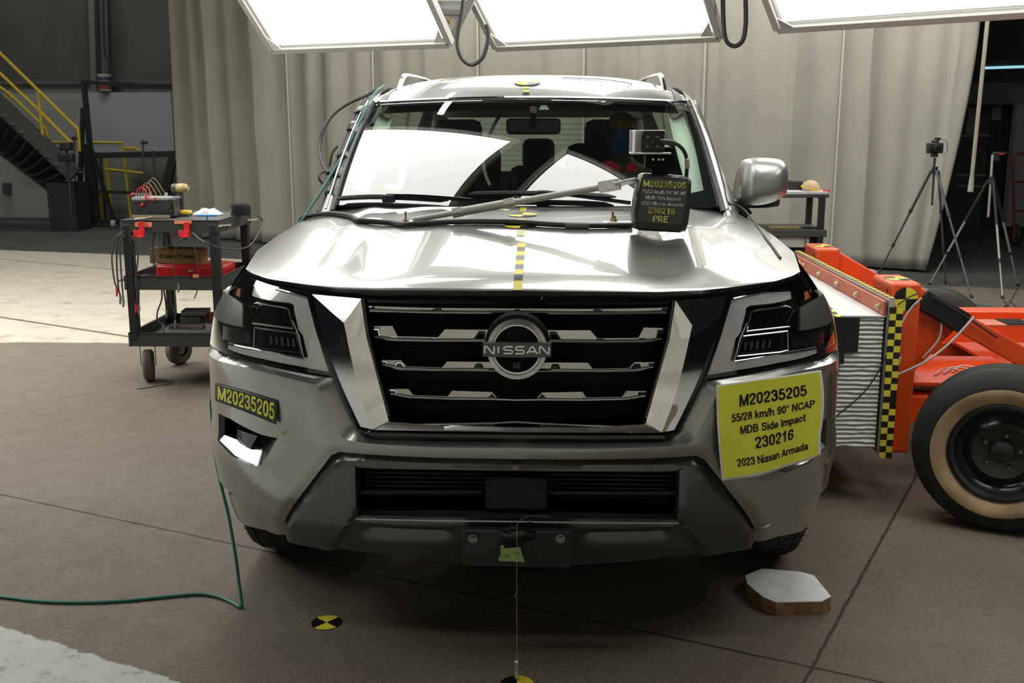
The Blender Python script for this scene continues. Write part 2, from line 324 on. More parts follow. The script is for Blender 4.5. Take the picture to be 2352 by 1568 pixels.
# ------------------------------------------------------------------ the hall: floor, walls, ceiling
def floor_material():
    m = bpy.data.materials.new('concrete floor'); m.use_nodes = True; nt = m.node_tree; N = nt.nodes; L = nt.links
    b = N['Principled BSDF']; geo = N.new('ShaderNodeNewGeometry'); P = geo.outputs['Position']
    def math_(op, a, c=None, clamp=False):
        n = N.new('ShaderNodeMath'); n.operation = op; n.use_clamp = clamp
        for i, x in enumerate((a, c)):
            if x is None: continue
            if hasattr(x, 'is_linked') or hasattr(x, 'links'): L.new(x, n.inputs[i])
            else: n.inputs[i].default_value = x
        return n.outputs[0]
    def noise(s, d=6, r=.6):
        n = N.new('ShaderNodeTexNoise'); n.inputs['Scale'].default_value = s; n.inputs['Detail'].default_value = d; n.inputs['Roughness'].default_value = r
        L.new(P, n.inputs['Vector']); return n.outputs['Fac']
    def side(p, q, amp=0., ns=6.):     # signed distance to the line p->q, positive on its left
        p = np.array(p[:2]); q = np.array(q[:2]); t = (q-p)/np.linalg.norm(q-p); n = np.array([-t[1], t[0]])
        d = N.new('ShaderNodeVectorMath'); d.operation = 'DOT_PRODUCT'; L.new(P, d.inputs[0]); d.inputs[1].default_value = (*map(float, n), 0)
        o = math_('SUBTRACT', d.outputs['Value'], float(n@p))
        return math_('ADD', o, math_('MULTIPLY', math_('SUBTRACT', noise(ns, 8, .7), .5), amp)) if amp else o
    def ramp(x, stops):
        r = N.new('ShaderNodeValToRGB'); e = r.color_ramp.elements
        while len(e) < len(stops): e.new(.5)
        for el, (p, c) in zip(e, stops): el.position = p; el.color = (*c, 1) if len(c) == 3 else c
        L.new(x, r.inputs[0]); return r.outputs[0]
    def mix(f, a, c):
        n = N.new('ShaderNodeMix'); n.data_type = 'RGBA'; L.new(f, n.inputs[0])
        for i, x in ((6, a), (7, c)):
            if isinstance(x, tuple): n.inputs[i].default_value = (*x, 1)
            else: L.new(x, n.inputs[i])
        return n.outputs[2]
    def mask(d, w=.012): return math_('MULTIPLY_ADD' if False else 'MULTIPLY', math_('ADD', d, w), 1/(2*w), True)
    big = noise(1.1, 4); mid = noise(9, 6); fine = noise(70, 5, .7)
    conc = ramp(fine, [(.30, (.055, .043, .031)), (.47, (.137, .114, .087)), (.58, (.158, .133, .103)), (.74, (.265, .23, .183))])
    conc = mix(ramp(mid, [(.35, (0, 0, 0)), (.75, (.35, .35, .35))]), conc, (.10, .082, .063))
    conc = mix(ramp(big, [(.35, (0, 0, 0)), (.7, (.4, .4, .4))]), conc, (.19, .165, .135))
    cream = ramp(noise(5, 8, .7), [(.30, (.27, .235, .18)), (.45, (.44, .405, .33)), (.7, (.51, .475, .40))])
    pale = ramp(noise(14, 9, .72), [(.33, (.26, .26, .235)), (.45, (.44, .45, .42)), (.7, (.50, .51, .48))])
    dark = ramp(noise(4, 6), [(.3, (.045, .045, .043)), (.7, (.07, .07, .067))])
    a0 = onZ(0, 842, 0); a1 = onZ(310, 786, 0)
    mcream = math_('MULTIPLY', mask(side(a0, a1, .16, 2.), .02), mask(side((-3.2, 4.72), (4.5, 4.95), .16, 2.), .02))
    col = mix(mcream, conc, cream)
    for p, q, w in ((onZ(0, 728, 0), onZ(310, 775, 0), .02), (onZ(30, 597, 0), onZ(300, 622, 0), .012)):
        g = math_('SUBTRACT', w, math_('ABSOLUTE', side(p, q, .01, 9.))); col = mix(math_('MULTIPLY', mask(g, .004), mcream), col, (.10, .085, .065))
    col = mix(mask(side(onZ(0, 574, 0), onZ(2352, 664, 0), .12, 2.), .03), col, dark)
    col = mix(mask(side(onZ(400, 1562, 0), onZ(0, 1438, 0), .07, 10.), .004), col, pale)
    for p, q in ((onZ(0, 1135, 0), onZ(540, 1250, 0)), (onZ(1850, 1560, 0), onZ(2100, 1100, 0))):
        g = math_('SUBTRACT', .0055, math_('ABSOLUTE', side(p, q, .018, 14.))); col = mix(mask(g, .003), col, (.028, .022, .016))
    L.new(col, b.inputs['Base Color']); b.inputs['Specular IOR Level'].default_value = .35
    L.new(ramp(mid, [(.3, (.62, .62, .62)), (.7, (.8, .8, .8))]), b.inputs['Roughness'])
    bp = N.new('ShaderNodeBump'); bp.inputs['Strength'].default_value = .35; bp.inputs['Distance'].default_value = .004
    L.new(math_('ADD', fine, math_('MULTIPLY', noise(260, 3), .5)), bp.inputs['Height']); L.new(bp.outputs[0], b.inputs['Normal'])
    return m
def slab(name, c, d, m):
    return MB().box(c, d).build(name, m, None, smooth=False, kind='structure')
slab('floor', (0, 4, -.1), (34, 30, .2), floor_material())
insul = mat('dark insulation', (.085, .085, .082), .8, noise=.25, nscale=1.5, bump=.3, bscale=3)
plaster = mat('grey plaster', (.30, .30, .285), .8, noise=.12, nscale=2)
hallw = mat('hall wall', (.16, .155, .145), .8, noise=.3, nscale=.8)
ceilm = mat('dark ceiling', (.05, .05, .05), .9)
def wall_with_base(name, c, d, split):
    w = MB(); w.box((c[0], c[1], split/2), (d[0], d[1], split), mi=0); w.box((c[0], c[1], (split+8)/2), (d[0], d[1], 8-split), mi=1)
    return w.build(name, [plaster, insul], None, smooth=False, kind='structure')
wall_with_base('wall_back', (-3, 15.6, 0), (28, .2, 8), 2.3)
slab('wall_left', (-17, 4, 4), (.2, 24, 8), hallw)
slab('wall_right', (17, 4, 4), (.2, 24, 8), hallw)
slab('wall_front', (0, -11, 4), (34, .2, 8), hallw)
slab('ceiling', (0, 4, 8.1), (34, 30, .2), ceilm)
# ledge between the white base and the insulation, one wrinkled seam run
tr = MB(); tr.box((-10.5, 15.46, 2.34), (13, .08, .07)); tr.build('trim_1', mat('ledge', (.09, .09, .09), .6), None, smooth=False, kind='structure')

# ------------------------------------------------------------------ big soft light panels hanging over the car
def diffuser(L): return mat('panel diffuser %g' % L, (1, 1, .98), .6, emit=L, ecol=(1, .985, .94))
panelframe = mat('panel frame', (.40, .40, .37), .5)
housing = mat('panel housing', (.16, .16, .155), .6)
PD = np.array([.346, .625, -.70]); PD /= np.linalg.norm(PD)
def light_panel(bl, br, up, length, label, L=PANEL_STRENGTH*1.2, group='light panels hanging in the hall'):
    bl = np.array(bl, float); br = np.array(br, float); up = np.array(up, float)
    root = thing('studio_light', label, 'light panel', (bl+br)/2, group)
    e = (br-bl)/np.linalg.norm(br-bl); up = up - e*up.dot(e); up /= np.linalg.norm(up); w = np.linalg.norm(br-bl)
    n = np.cross(e, up); n = n if n[2] < 0 else -n     # lit side looks down
    P = lambda a, b, d=0.: bl + e*a*w + up*b*length + n*d
    fw = .05
    d_ = MB(); ins = fw/w; inl = fw/length
    d_.grid(lambda a, b: P(ins+a*(1-2*ins), inl+b*(1-2*inl), .012*math.sin(math.pi*a)*math.sin(math.pi*b)), np.linspace(0, 1, 9), np.linspace(0, 1, 9)); d_.build('diffuser', diffuser(L), root)
    f = MB()
    for a, b in (((0, 0), (1, 0)), ((1, 0), (1, 1)), ((1, 1), (0, 1)), ((0, 1), (0, 0))): f.beam(P(*a), P(*b), .05, .07, n)
    f.build('frame', panelframe, root, bevel=.004)
    h = MB(); b0 = [P(.04, .03, -.02), P(.96, .03, -.02), P(.96, .97, -.02), P(.04, .97, -.02)]; h.prism(b0, -n*.07); h.build('housing', housing, root, smooth=False)
    c = MB()
    for a, b in ((.02, .02), (.98, .02)):
        c.prism([P(a, b, .03), P(a+(.05 if a < .5 else -.05), b, .03), P(a, b+.07, .03)], n*.006)
    c.pieces('corner_plate', alum, root, smooth=False)
    return root, P, n
zb = 2.25
Q = [onZ(628, 114, zb), onZ(1035, 99, zb), onZ(1140, 108, zb), onZ(1655, 84, zb), onZ(1788, 64, zb)]
q6 = Q[4] + (onZ(2352, 27, zb)-Q[4])*1.25
p1, P1f, n1 = light_panel(Q[0], Q[1], -PD, 1.9, 'left light panel of the three over the car, triangular bracket at its right', L=4.2)
p2, P2f, n2 = light_panel(Q[2], Q[3], -PD, 1.9, 'middle light panel of the three, hanging right above the roof target', L=4.2)
p3, P3f, n3 = light_panel(Q[4], q6, -PD, 1.2, 'right light panel of the three, cut off by the picture edge', L=4.2)
# the row of panels further forward, over the windshield and hood (seen in the glass and the paint; far driver-side one added for curtain light)
ex_ = np.array([.885, -.465, 0]); ad = np.array([.36, .85, .36])
for k, (c0, lab) in enumerate((((-2.05, 3.84, 3.5), 'overhead light panel on the passenger side over the car hood'), ((.20, 2.72, 3.5), 'overhead light panel on the driver side over the car hood'),
        ((-4.4, 5.05, 3.5), 'overhead light panel far out on the passenger side, beyond the picture'), ((2.5, 1.5, 3.5), 'added overhead light panel far out on the driver side, beyond the picture'))):
    c0 = np.array(c0); light_panel(c0 - ad/np.linalg.norm(ad)*1.9, c0 - ad/np.linalg.norm(ad)*1.9 + ex_*2.0, ad, 1.9, lab, L=4.2)
for k, (c0, lab) in enumerate((((-3.0, 9.3, 4.2), 'added unseen rear light panel turned to the left part of the curtain'), ((-.6, 8.3, 4.2), 'added unseen rear light panel turned to the middle of the curtain'), ((1.9, 7.3, 4.2), 'added unseen rear light panel turned to the right part of the curtain'))):  # unseen panels added only to brighten the curtain behind the car
    c0 = np.array(c0); light_panel(c0, c0 + ex_*2.0, np.array([.3, .6, .75]), 1.9, lab)
for c0, lab in (((-6.3, 6.9, 3.75), 'added high light panel over the pale floor at far left, nearer the curtain'), ((-7.2, 3.4, 3.75), 'added high light panel over the pale floor at far left, nearer the viewer')): light_panel(np.array(c0), np.array(c0) + ex_*2.4, np.array([-.35, -.85, .16]), 2.9, lab, L=11)  # out-of-view panels added to brighten the left floor
light_panel(np.array([3.3, 7.3, 3.9]), np.array([3.3, 7.3, 3.9]) + ex_*2.0, np.array([-.30, -.80, .1]), 2.2, 'added high light panel over the tripods and the pale floor at right')  # out-of-view panel added to lift the floor behind the barrier
for x0, x1, lab in ((-3.0, -.6, 'narrow overhead light panel before the left front corner of the car'),): light_panel((x0, -1.3, 3.9), (x1, -1.3, 3.9), (0, -1, 0), .45, lab)
for c0, c1, lab in (((4.4, -3.2, 3.9), (2.2, -3.6, 3.9), 'added front light panel behind the viewer, turned to the right part of the front curtain'), ((1.2, -3.7, 3.9), (-1.0, -3.7, 3.9), 'added front light panel behind the viewer, turned to the middle of the front curtain'), ((-2.0, -3.6, 3.9), (-4.2, -3.2, 3.9), 'added front light panel behind the viewer, turned to the left of the front curtain')):  # unseen panels added to light the front curtain as fill for the nose
    light_panel(np.array(c0), np.array(c1), (0, -.75, .66), 1.8, lab)
def added_fill_lamp(c, d, label, L=25, name='added_fill_lamp'):
    r = thing(name, label, 'added fill lamp', c, 'added fill lamps of the hall'); m = MB(); m.box(c, d); m.build('tube', mat('lamp tube %g' % L, (1, 1, 1), .5, emit=L, ecol=(1, .98, .92)), r, smooth=False)
    m = MB(); m.box((c[0], c[1], c[2]+.06), (d[0]+.1, d[1]+.1, .06)); m.build('reflector', housing, r, smooth=False)
for x, y, w in ((-10, -3, 'front left'), (-9, 3, 'left'), (9, 3, 'right'), (-11, 10, 'rear left'), (-6, 12.5, 'rear corner')):  # unseen fill lamps added under the ceiling to raise the hall's light
    added_fill_lamp((x, y, 7.6), (2.4, .5, .06), 'long added fill lamp, out of view, high in the %s of the hall' % w, 30 if 'rear' in w else 4)
fl0 = thing('fluorescent_tube', 'fluorescent tube under the ceiling, mirrored in the windshield', 'lamp', (-1.35, 6.3, 5.5)); m = MB(); m.tube([(-1.28, 6.85, 5.5), (-1.45, 5.75, 5.5)], .05, 10); m.build('tube', mat('tube white', (1, 1, 1), .5, emit=16, ecol=(.85, .92, 1)), fl0)
# triangular bracket at the right edge of the left panel
br_ = thing('panel_bracket', 'grey triangular bracket with a warning sticker between two light panels', 'bracket', Q[1])
Yb = Q[1][1] + .03
tri = [onY(1031, 103, Yb), onY(976, -12, Yb), onY(1090, -12, Yb)]
b_ = MB()
for i in range(3): b_.beam(tri[i], tri[(i+1) % 3], .05, .05, (0, 1, 0))
b_.beam(onY(1002, 26, Yb), onY(1066, 30, Yb), .04, .04, (0, 1, 0)); b_.build('frame', mat('bracket frame', (.15, .145, .13), .6), br_, bevel=.003)
MB().prism([onY(1028, 96, Yb+.02), onY(982, 2, Yb+.02), onY(1080, 2, Yb+.02)], (0, .01, 0)).build('plate', mat('bracket plate', (.36, .37, .35), .6), br_, smooth=False)
st = MB(); st.prism([onY(1026, 45, Yb+.012), onY(1030, 38, Yb+.012), onY(1036, 52, Yb+.012), onY(1032, 59, Yb+.012)], (0, .004, 0))
st.prism([onY(1027, 46, Yb+.01), onY(1029, 44, Yb+.01), onY(1034, 53, Yb+.01), onY(1032, 55, Yb+.01)], (0, .002, 0), mi=1)
st.build('sticker', [mat('warning orange', (.75, .38, .02), .5), ink], br_, smooth=False)
def hose(px, Y, r, label, name='hanging_hose'):
    pts = spline([onY(u, v, Y) for u, v in px], 8); return solo(MB().tube(pts, r, 10), name, cablem, label, 'hose')
hose([(1068, -40), (1063, 15), (1052, 75), (1051, 108), (1062, 136), (1084, 149), (1107, 134), (1118, 105), (1122, 75), (1117, 56)], Q[1][1]-.14, .016, 'black hose looping down between the left and middle light panels')
hose([(1660, -20), (1662, 55), (1668, 92), (1687, 106), (1706, 92), (1713, 50), (1712, -20)], Q[3][1]-.16, .017, 'black hose looping down between the middle and right light panels')

# ------------------------------------------------------------------ grey curtain behind the car
curt = mat('grey curtain', (.355, .34, .288), .85, noise=.10, nscale=2.2, bump=.15, bscale=300)
cpath = spline([(-5.28, 12.35), (-3.6, 11.35), (-1.6, 10.75), (.4, 10.15), (2.2, 9.55), (3.5, 9.15), (4.60, 8.68)], 30)
cl = np.array([p for p in cpath]); cs = np.concatenate([[0], np.cumsum(np.linalg.norm(np.diff(cl, axis=0), axis=1))]); CLEN = cs[-1]
comps = [(rng.uniform(5, 26), rng.uniform(0, 6.28), rng.uniform(.3, 1)) for _ in range(9)]
def curtain_pt(s, z, off=0.):
    x = np.interp(s, cs, cl[:, 0]); y = np.interp(s, cs, cl[:, 1]); i = min(np.searchsorted(cs, s), len(cs)-1); i = max(i, 1)
    t = cl[i]-cl[i-1]; t /= np.linalg.norm(t); n = np.array([t[1], -t[0]])
    zz = z/6
    f = sum(a*math.sin(k*s*(1+.03*math.sin(j)) + p + (.5*math.sin(j*2.1))*zz*2) for j, (k, p, a) in enumerate(comps))/9
    sharp = .055*(1-abs(math.sin(s*2.9 + 1.3*math.sin(s*.7) + .35*zz)))**3
    d = (.15 + .10*max(0, 1-s/4.0))*f*(.7+.5*zz) + sharp*(1.2 + .6*max(0, 1-s/4.0)) + off
    u = s/CLEN; pull = -.33*max(0, (u-.90)/.10)**2*max(0, 1-z/2.6)**1.5
    return np.array([x + n[0]*d + t[0]*pull, y + n[1]*d + t[1]*pull, .03 + z])
cr = thing('curtain', 'long grey pleated curtain hanging across the hall behind the silver car', 'curtain', (*cl[len(cl)//2], 0))
MB().grid(lambda s, z: curtain_pt(s, z), np.linspace(0, CLEN, 420), np.concatenate([np.linspace(0, 3.4, 24), [4.2, 5.2, 6.2]])).build('fabric', curt, cr, solid=.006)
cf = thing('curtain', 'long grey curtain hanging in front of the car, behind the viewer', 'curtain', (0, -7, 0))
MB().grid(lambda s, z: np.array([s, -7.2 + .02*s*s + .06*math.sin(4.1*s+math.sin(s)) + .04*math.sin(9.3*s+1.5*math.sin(.7*s)), .03+z]), np.linspace(-8, 8, 240), np.linspace(0, 6.2, 8)).build('fabric', curt, cf, solid=.006)
seam = mat('seam cord', (.50, .48, .42), .8)
for u in (664, 861, 1100, 1342, 1617, 1931):
    s = min(np.linspace(0, CLEN, 900), key=lambda q: abs(proj(curtain_pt(q, 1.9))[0]-u))
    MB().tube([curtain_pt(s, z, .03) for z in np.linspace(0, 6.2, 30)], .013, 6).build('seam', seam, cr)
# ------------------------------------------------------------------ the car: surfaces
_ph = np.linspace(0, math.pi/2, 400); _px = np.sin(_ph)**(2/2.6); _py = .56*(1-np.cos(_ph)**(2*.55))
_sl = np.concatenate([[0], np.cumsum(np.hypot(np.diff(_px*1.04), np.diff(_py)))])
_px = np.append(_px, [1, 1]); _py = np.append(_py, [.61, 1.06]); _sl = np.append(_sl, [_sl[-1]+.05, _sl[-1]+.5])
SMAX = float(_sl[-3])
def _tab(kn):
    z = np.linspace(kn[0][0], kn[-1][0], 600); y = np.interp(z, [k[0] for k in kn], [k[1] for k in kn])
    w = int(.04/((z[-1]-z[0])/600))*2+1; k = np.hanning(w+2)[1:-1]; k /= k.sum()
    yp = np.concatenate([np.full(w//2, y[0]), y, np.full(w//2, y[-1])]); return z, np.convolve(yp, k, 'valid')
_wz, _wv = _tab([(.10, .96), (.2, .985), (.3, 1.01), (.45, 1.04), (.6, 1.046), (.75, 1.048), (.9, 1.042), (1.0, 1.022), (1.07, .985), (1.13, .935), (1.17, .905), (1.28, .85), (1.4, .80)])
_w2z, _w2v = _tab([(.10, .96), (.2, .985), (.3, 1.01), (.45, 1.035), (.6, 1.046), (.75, 1.048), (.9, 1.045), (1.0, 1.035), (1.1, .998), (1.17, .95), (1.22, .908), (1.28, .85), (1.4, .80)])
_pz, _pv = _tab([(.10, .20), (.2, .15), (.3, .10), (.42, .03), (.5, .005), (.6, 0), (.7, .014), (.8, .03), (.95, .058), (1.05, .083), (1.13, .11), (1.2, .16), (1.4, .3)])
def halfw(z): return float(np.interp(z, _wz, _wv))
def S0(s, z):
    a = abs(s); sg = 1 if s >= 0 else -1
    return np.array([sg*halfw(z)*np.interp(a, _sl, _px), np.interp(a, _sl, _py) + np.interp(z, _pz, _pv)*max(0., 1-a/1.5), z])
def Sn(s, z):
    e = 2e-3; n = np.cross(S0(s+e, z)-S0(s-e, z), S0(s, z+e)-S0(s, z-e)); return n/np.linalg.norm(n)
def S(s, z, off=0.):           # off > 0 : out of the body
    return S0(s, z) + (Sn(s, z)*off if off else 0)
def fz(u, v, off=0.):          # pixel -> (s, z) on the nose of the car, as the right-hand (positive) half
    s0 = (u-1187)/760; g = invert(lambda s, z: S(s, z, off), u, v, (s0, 1.6-(v-289)/760), (-SMAX-.3, .05), (SMAX+.3, 1.38)); return g
def H(pts, off=0.): return [np.array([abs(g[0]), g[1]]) for g in (fz(u, v, off) for u, v in pts)]
def FP(u, v, off=0.):
    g = fz(u, v, off); return S(abs(g[0]), g[1], off)
def mir(p): return np.array([-p[0], p[1], p[2]])
def drape(mb, poly, off=0., holes=(), lines=(), step=.02, both=True, side=1, rim=0., mi=None):
    """lay a (s, z) outline on the nose; off may be a function of the (s, z) points; rim folds the edge inwards"""
    P, T = cdt(poly, holes, lines, step)
    o = off(P) if callable(off) else np.full(len(P), off)
    V = [S(p[0], p[1], d) for p, d in zip(P, o)]
    fs = list(T); n = len(V)
    if rim:
        ec = {}
        for f in T:
            for i in range(len(f)):
                e = (f[i], f[(i+1) % len(f)]); k = tuple(sorted(e)); ec.setdefault(k, []).append(e)
        bd = [v[0] for v in ec.values() if len(v) == 1]
        bd = [e for e in bd if not (abs(V[e[0]][0]) < 1e-4 and abs(V[e[1]][0]) < 1e-4)]
        mp = {}
        for e in bd:
            for i in e:
                if i not in mp: mp[i] = len(V); V.append(V[i] - Sn(*P[i])*rim)
        fs += [(e[1], e[0], mp[e[0]], mp[e[1]]) for e in bd]
    if both or side > 0: mb.add(V, fs, mi)
    if both or side < 0: mb.add([mir(p) for p in V], [f[::-1] for f in fs], mi)
    return mb
# windshield
def W(a, t):
    b = np.array([.775*a, 1.15+.23*a*a, 1.300-.015*a*a]); p = np.array([.725*a, 1.95+.15*a*a, 1.722-.018*a*a])
    return b + (p-b)*t + .03*4*t*(1-t)*np.array([0, -.45, .89])
def Wn(a, t, off):
    e = 1e-3; n = np.cross(W(a+e, t)-W(a-e, t), W(a, t+e)-W(a, t-e)); return W(a, t) + n/np.linalg.norm(n)*off
def wat(u, v, off=0.): g = invert(lambda a, t: Wn(a, t, off), u, v, ((u-1205)/380, (470-v)/240), (-1.15, -.15), (1.15, 1.1)); return Wn(g[0], g[1], off)
# hood
HE = [FP(u, v) for u, v in ((1187, 668), (1100, 668), (873, 667), (772, 662), (713, 655), (615, 640), (578, 627), (564, 617))]
HE[0][0] = 0
_hx = np.array([p[0] for p in HE]); HE = np.array(HE); XE = HE[-1][0]
EDGE = np.array([HE[-1], (.946, .80, 1.167), (.932, 1.05, 1.196), (.906, 1.30, 1.222), (.86, 1.50, 1.252)])
_es = np.concatenate([[0], np.cumsum(np.linalg.norm(np.diff(EDGE, axis=0), axis=1))]); _es /= _es[-1]
def hF(a): x = a*XE; return np.array([x, np.interp(x, _hx, HE[:, 1]), np.interp(x, _hx, HE[:, 2])])
def hE(t): return np.array([np.interp(t, _es, EDGE[:, i]) for i in range(3)])
_Cz = [(0, HE[0][2]), (.03, HE[0][2]+.016), (.08, HE[0][2]+.032), (.2, 1.188), (.4, 1.222), (.65, 1.262), (1, 1.298)]
_cz, _cv = _tab(_Cz); _cv[0] = HE[0][2]
def hC(t): return np.array([0, HE[0][1] + (1.115-HE[0][1])*t, np.interp(t, _cz, _cv)])
def hR(a): return np.array([.86*a, 1.115+(1.50-1.115)*a*a, 1.298+(1.252-1.298)*a**3])
def hood(a, t):
    sg = 1 if a >= 0 else -1; a = abs(a)
    F0, F1 = hF(0), hF(1); R0, R1 = hR(0), hR(1)
    def coons(w): return (1-t)*hF(a) + t*hR(a) + (1-w)*hC(t) + w*hE(t) - ((1-w)*(1-t)*F0 + w*(1-t)*F1 + (1-w)*t*R0 + w*t*R1)
    p = coons(a); p[2] = coons(a**2.6)[2]
    x = p[0]; xr = .56 + .06*t; win = float(sstep(.02, .15, t)*(1-.6*sstep(.6, 1, t)))
    p[2] += .013*win*(math.exp(-((x-xr)/.055)**2) - .55*math.exp(-((x-xr+.13)/.06)**2)) + .007*win*float(sstep(.16, .10, abs(x-.0))) * 0
    lip = float(sstep(.05, 0, t)); p[2] -= .0*lip
    return np.array([sg*p[0], p[1], p[2]])
def hood_n(a, t, off):
    e = 1e-3; n = np.cross(hood(a+e, t)-hood(a-e, t), hood(a, min(t+e, 1))-hood(a, max(t-e, 0))); n /= np.linalg.norm(n); return hood(a, t)+n*off
def hat_(u, v, off=0.):
    g = invert(lambda a, t: hood_n(a, t, off), u, v, ((u-1195)/500, (668-v)/190), (-.995, .001), (.995, .999)); return g
def on_hood(u, v, off=0.): g = hat_(u, v, off); return hood_n(g[0], g[1], off)
# roof
_rz, _rv = _tab([(1.7, 1.62), (1.95, 1.722), (2.05, 1.762), (2.15, 1.795), (2.25, 1.820), (2.4, 1.842), (2.6, 1.854), (3.0, 1.863), (3.6, 1.867), (4.4, 1.85), (5.0, 1.80), (5.1, 1.79)])
def roof(a, t):
    h = W(a, 1.0); y = h[1] + (4.95-h[1])*t; yc = 1.95 + 3.0*t
    z = np.interp(yc, _rz, _rv) - .018*a*a - .055*abs(a)**4*min(1, t*9)
    return np.array([(.725 + .015*math.sin(math.pi*t) - .05*t*t)*a, y, z])
def on_roof(u, v, off=.0):
    g = invert(lambda a, t: roof(a, t)+np.array([0, 0, off]), u, v, ((u-1205)/330, .2), (-1, 0), (1, .45)); return roof(*g)+np.array([0, 0, off])

# ------------------------------------------------------------------ the car: parts
car = thing('car', 'silver full-size sport utility car seen head-on, test stickers on its nose', 'car', (0, 2.5, 0))
# --- bumper skin
chromeOuter = [(717, 676), (738, 759), (775, 863), (828, 980), (856, 988), (1000, 991), (1187, 993)]
bevelIn = [(502, 811), (531, 818), (592, 833), (676, 852), (757, 866), (766, 864), (800, 935), (831, 989), (843, 1002), (858, 1008), (1000, 1012), (1187, 1014)]
creaseA = [(503, 822), (560, 838), (640, 858), (735, 882), (762, 940), (786, 992), (795, 1003), (807, 1008), (850, 1015), (1000, 1024), (1187, 1027)]
skidTop = [(1187, 1053), (1000, 1050), (813, 1040), (780, 1037), (759, 1046), (735, 1076), (660, 1178), (645, 1209), (646, 1239)]
hb = H(bevelIn); hc = H(creaseA); hs_ = H(skidTop)
for L in (hb, hc, hs_):
    for p in L: p[0] = max(p[0], 0)
hb[-1][0] = 0; hc[-1][0] = 0; hs_[0][0] = 0
se_ = float(np.interp(.62, _py, _sl)); hb.insert(0, np.array([se_, hb[0][1]])); hc.insert(0, np.array([se_, hc[0][1]])); hcl = np.array(hc)
fog = H([(502, 948), (530, 962), (600, 998), (637, 1006), (604, 1066), (592, 1070), (541, 1046), (504, 1009)])
low = H([(545, 1205), (600, 1222)])
bz = hb[0][1]
poly = [(0, hb[-1][1])] + hb[::-1][1:-1] + [(float(np.interp(y, _py, _sl)), z) for y, z in ((.62, bz), (.64, .80), (.625, .70), (.605, .58), (.59, .46), (.58, .36))] + [tuple(low[0]), tuple(low[1])] + hs_[::-1]

cr1 = H([(504, 985), (520, 1040), (545, 1068), (585, 1092), (640, 1112), (700, 1110)])      # upper edge of the rounded shoulder under the fog lamp
cr2 = H([(512, 1120), (560, 1150), (640, 1206)])
def bump_off(P):
    d = pdist(P, np.array(hb)); dc = pdist(P, hcl)
    q = np.where((inpoly(P, hb + hc[::-1]) & (dc > 1e-4)) | (d < 1e-4), -.030*dc/(d+dc+1e-6), 0)
    q = (q + .020*np.exp(-(dc/.085)**2))*sstep(SMAX-.02, SMAX-.30, P[:, 0])
    # pressed step along the grey trim
    ds = pdist(P, np.array(hs_)); q = q - .012*sstep(.03, .0, ds)
    # rounded shoulder below the fog lamp, tucked lower corner
    lo_ = np.interp(P[:, 0], [p[0] for p in cr2[::-1]], [p[1] for p in cr2[::-1]])
    q = q + .010*sstep(.10, .0, np.abs(P[:, 1]-(lo_+.14)))*sstep(.62, .75, P[:, 0]) - .014*sstep(lo_+.012, lo_-.012, P[:, 1])*sstep(.68, .74, P[:, 0])
    return q
m = MB(); drape(m, poly, bump_off, [fog], [hc, cr2], .016, rim=.02)
m.build('bumper', silver, car, ang=28)
# chamfer needs a real inner return to the grille
m = MB(); 
for sgn in (1, -1):
    V = []
    for p in hb[5:]:
        a = S(p[0], p[1], -.030); b = S(p[0], p[1], -.10); V += [a if sgn > 0 else mir(a), b if sgn > 0 else mir(b)]
    m.add(V, [(2*i, 2*i+2, 2*i+3, 2*i+1) for i in range(len(V)//2-1)])
m.build('grille_surround', blackg, car)
# --- grey lower trim (C shaped around the lower intake)
so = H([(646, 1241), (700, 1251), (762, 1263), (864, 1278), (960, 1292), (1060, 1300), (1187, 1303)]); so[-1][0] = 0
si = H([(1187, 1196), (1000, 1194), (819, 1190), (816, 1130), (815, 1073), (1000, 1078), (1187, 1081)]); si[0][0] = 0; si[-1][0] = 0
sk = [p.copy() for p in hs_]
poly = sk + so[1:] + si
stepL = H([(765, 1255), (780, 1222), (798, 1197), (818, 1192)])
topb = H([(1187, 1066), (1000, 1064), (815, 1057), (780, 1056), (755, 1075), (700, 1150)]); topb[0][0] = 0
dent = H([(840, 1208), (1030, 1216), (1020, 1240), (850, 1250)])
def skid_off(P):
    d = pdist(P, np.array(hs_)); q = -.024 + .028*sstep(0, .030, d)
    inn = np.interp(P[:, 1], [stepL[0][1], stepL[-1][1]], [stepL[0][0], stepL[-1][0]])
    q = q - .016*sstep(inn+.008, inn-.008, P[:, 0])*sstep(si[1][1]+.02, si[1][1]-.0, P[:, 1])
    dm = np.array(dent).mean(0); q = q - .02*sstep(.10, .02, np.abs(P[:, 1]-dm[1])*3.2)*sstep(.17, .10, np.abs(P[:, 0]-dm[0]))*sstep(si[1][1]-.008, si[1][1]-.03, P[:, 1])
    di = pdist(P, np.array(si)); q = q - .006*sstep(.012, 0, di)
    return q
m = MB(); drape(m, poly, skid_off, [], [topb, stepL], .016, rim=.03); m.build('bumper_trim', skidm, car, ang=30)
bar = MB(); e1 = [S(p[0], p[1], .004) for p in (si[0], si[1], si[2])]
bar.tube([*e1[::-1], *[mir(p) for p in e1[1:]]], .004, 6); bar.build('trim_strip', steel, car)
